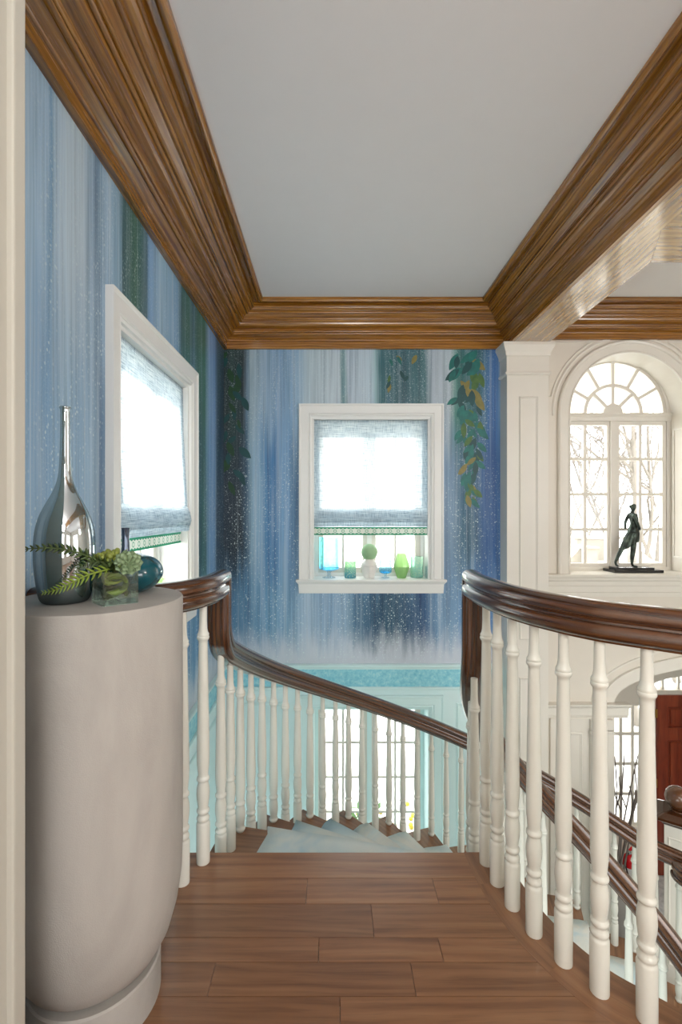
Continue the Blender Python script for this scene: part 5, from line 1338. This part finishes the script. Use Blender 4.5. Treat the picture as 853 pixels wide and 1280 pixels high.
# stone parapet with pier and scrolls
gp = empty('stone_parapet', (0, 0, 0)); tag(gp, 'pale stone parapet with pier and curved scrolls outside the arched window', 'parapet')
YG = 6.5
def gx(p): return (p - 415) / F_PX * YG
def gz(p): return EYE + (642 - p) / F_PX * YG
box('wall_block', gx(690), gx(880), YG, YG + 0.3, 0.13, gz(706), 'stone_outside', gp)
for x0, x1 in ((728, 745), (806, 811)):
    pass
box('pier', gx(728), gx(745), YG - 0.05, YG + 0.35, gz(706), gz(686), 'stone_outside', gp)
box('pier_cap', gx(726.5), gx(746.5), YG - 0.08, YG + 0.38, gz(686), gz(683), 'stone_outside', gp, 0.01)
box('coping', gx(742), gx(812), YG + 0.5, YG + 0.8, gz(677), gz(673), 'stone_outside', gp, 0.01)
box('back_block', gx(746), gx(800), YG + 0.52, YG + 0.78, gz(706), gz(677), 'stone_outside', gp)
for sgn, xc in ((-1, 728), (1, 800)):
    bm = bmesh.new(); n = 14; fr_ = []; 
    for i in range(n + 1):
        t = i / n; xx = xc + sgn * 30 * t; zz = 683 + 20 * (1 - (1 - t) ** 2.2)
        fr_.append((gx(xx), gz(zz)))
    A = [bm.verts.new((x, YG + 0.02, z)) for x, z in fr_]; B = [bm.verts.new((x, YG + 0.28, z)) for x, z in fr_]
    A2 = [bm.verts.new((x, YG + 0.02, gz(706.5))) for x, z in fr_]; B2 = [bm.verts.new((x, YG + 0.28, gz(706.5))) for x, z in fr_]
    for i in range(n):
        bm.faces.new((A[i], A[i + 1], A2[i + 1], A2[i])); bm.faces.new((B[i], B2[i], B2[i + 1], B[i + 1])); bm.faces.new((A[i], B[i], B[i + 1], A[i + 1]))
    bm.faces.new((A[0], A2[0], B2[0], B[0])); bm.faces.new((A[n], B[n], B2[n], A2[n])); finish('scroll', bm, 'stone_outside', gp)
# bare trees
def tree(name, base, h, seed, label, lean=(0, 0)):
    rnd = random.Random(seed); bm = bmesh.new()
    def br(p, d, ln, r, dep):
        pts = [p]; q = p.copy(); dd = d.copy(); rad = [r]
        for i in range(4):
            dd = (dd + Vector((rnd.uniform(-.22, .22), rnd.uniform(-.22, .22), rnd.uniform(-.08, .14)))).normalized(); q = q + dd * ln / 4; pts.append(q.copy()); rad.append(r * (1 - 0.11 * (i + 1)))
        tube_bm(pts, rad, 5, bm)
        if dep == 0: return
        for i in range(3):
            t = rnd.uniform(0.35, 1.0); k = min(int(t * 4), 3); pp = pts[k].lerp(pts[k + 1], t * 4 - k if t < 1 else 1)
            nd = (dd + Vector((rnd.uniform(-1, 1), rnd.uniform(-.6, .6), rnd.uniform(-.3, .8)))).normalized(); br(pp, nd, ln * rnd.uniform(.55, .8), r * .55, dep - 1)
        br(pts[-1], dd, ln * 0.8, r * 0.62, dep - 1)
    br(Vector((0, 0, 0)), Vector((lean[0], lean[1], 1)).normalized(), h * 0.34, h * 0.0085, 5)
    o = finish(name, bm, 'bark', None, smooth=True); o.location = base; tag(o, label, 'tree'); return o
tree('bare_tree', (7.4, 11.5, ZLOW - 0.1), 10, 3, 'bare leafless tree outside, seen through the left casement of the arched window', (-0.1, 0))
tree('bare_tree', (6.2, 9.6, ZLOW - 0.1), 11, 21, 'bare leafless tree outside, seen behind the bronze statuette', (0.05, 0))
tree('bare_tree', (8.8, 12.0, ZLOW - 0.1), 12, 8, 'bare leafless tree outside, seen through the right casement of the arched window', (-0.15, 0))
# flower bed outside the lower window
fb = bmesh.new()
for i in range(5200):
    x = random.uniform(-0.9, 1.6); yv = random.uniform(4.9, 5.4); hgt = random.uniform(0.5, 1.12) * (0.75 + 0.25 * math.sin(x * 5)); a = random.uniform(0, 2 * PI)
    z = ZLOW - 0.1 + hgt * random.random() ** 0.5; d = Vector((math.cos(a), math.sin(a), random.uniform(-.2, .8))).normalized(); s_ = d.cross(Vector((0, 0, 1))).normalized()
    p = Vector((x, yv, z)); L_ = random.uniform(0.09, 0.16)
    fb.faces.new([fb.verts.new(v) for v in (p, p + d * L_ * .5 + s_ * .028, p + d * L_, p + d * L_ * .5 - s_ * .028)])
o = finish('flower_bed_foliage', fb, 'leaf_outside'); o['kind'] = 'stuff'; tag(o, 'green foliage of the flower bed outside the lower window', 'foliage')
fb = bmesh.new()
for i in range(70):
    p = Vector((random.uniform(-0.8, 1.5), random.uniform(4.9, 5.6), ZLOW + random.uniform(0.35, 0.95)))
    bmesh.ops.create_icosphere(fb, subdivisions=1, radius=0.03, matrix=Matrix.Translation(p))
o = finish('flower_blossoms', fb, 'petal', smooth=True); o['kind'] = 'stuff'; tag(o, 'yellow blossoms in the flower bed outside the lower window', 'flowers')
o = box('neighbouring_house', -8, 2.0, 13, 14, ZLOW, 4.5, 'facade_outside'); tag(o, 'pale neighbouring house wall outside beyond the flower bed', 'building')
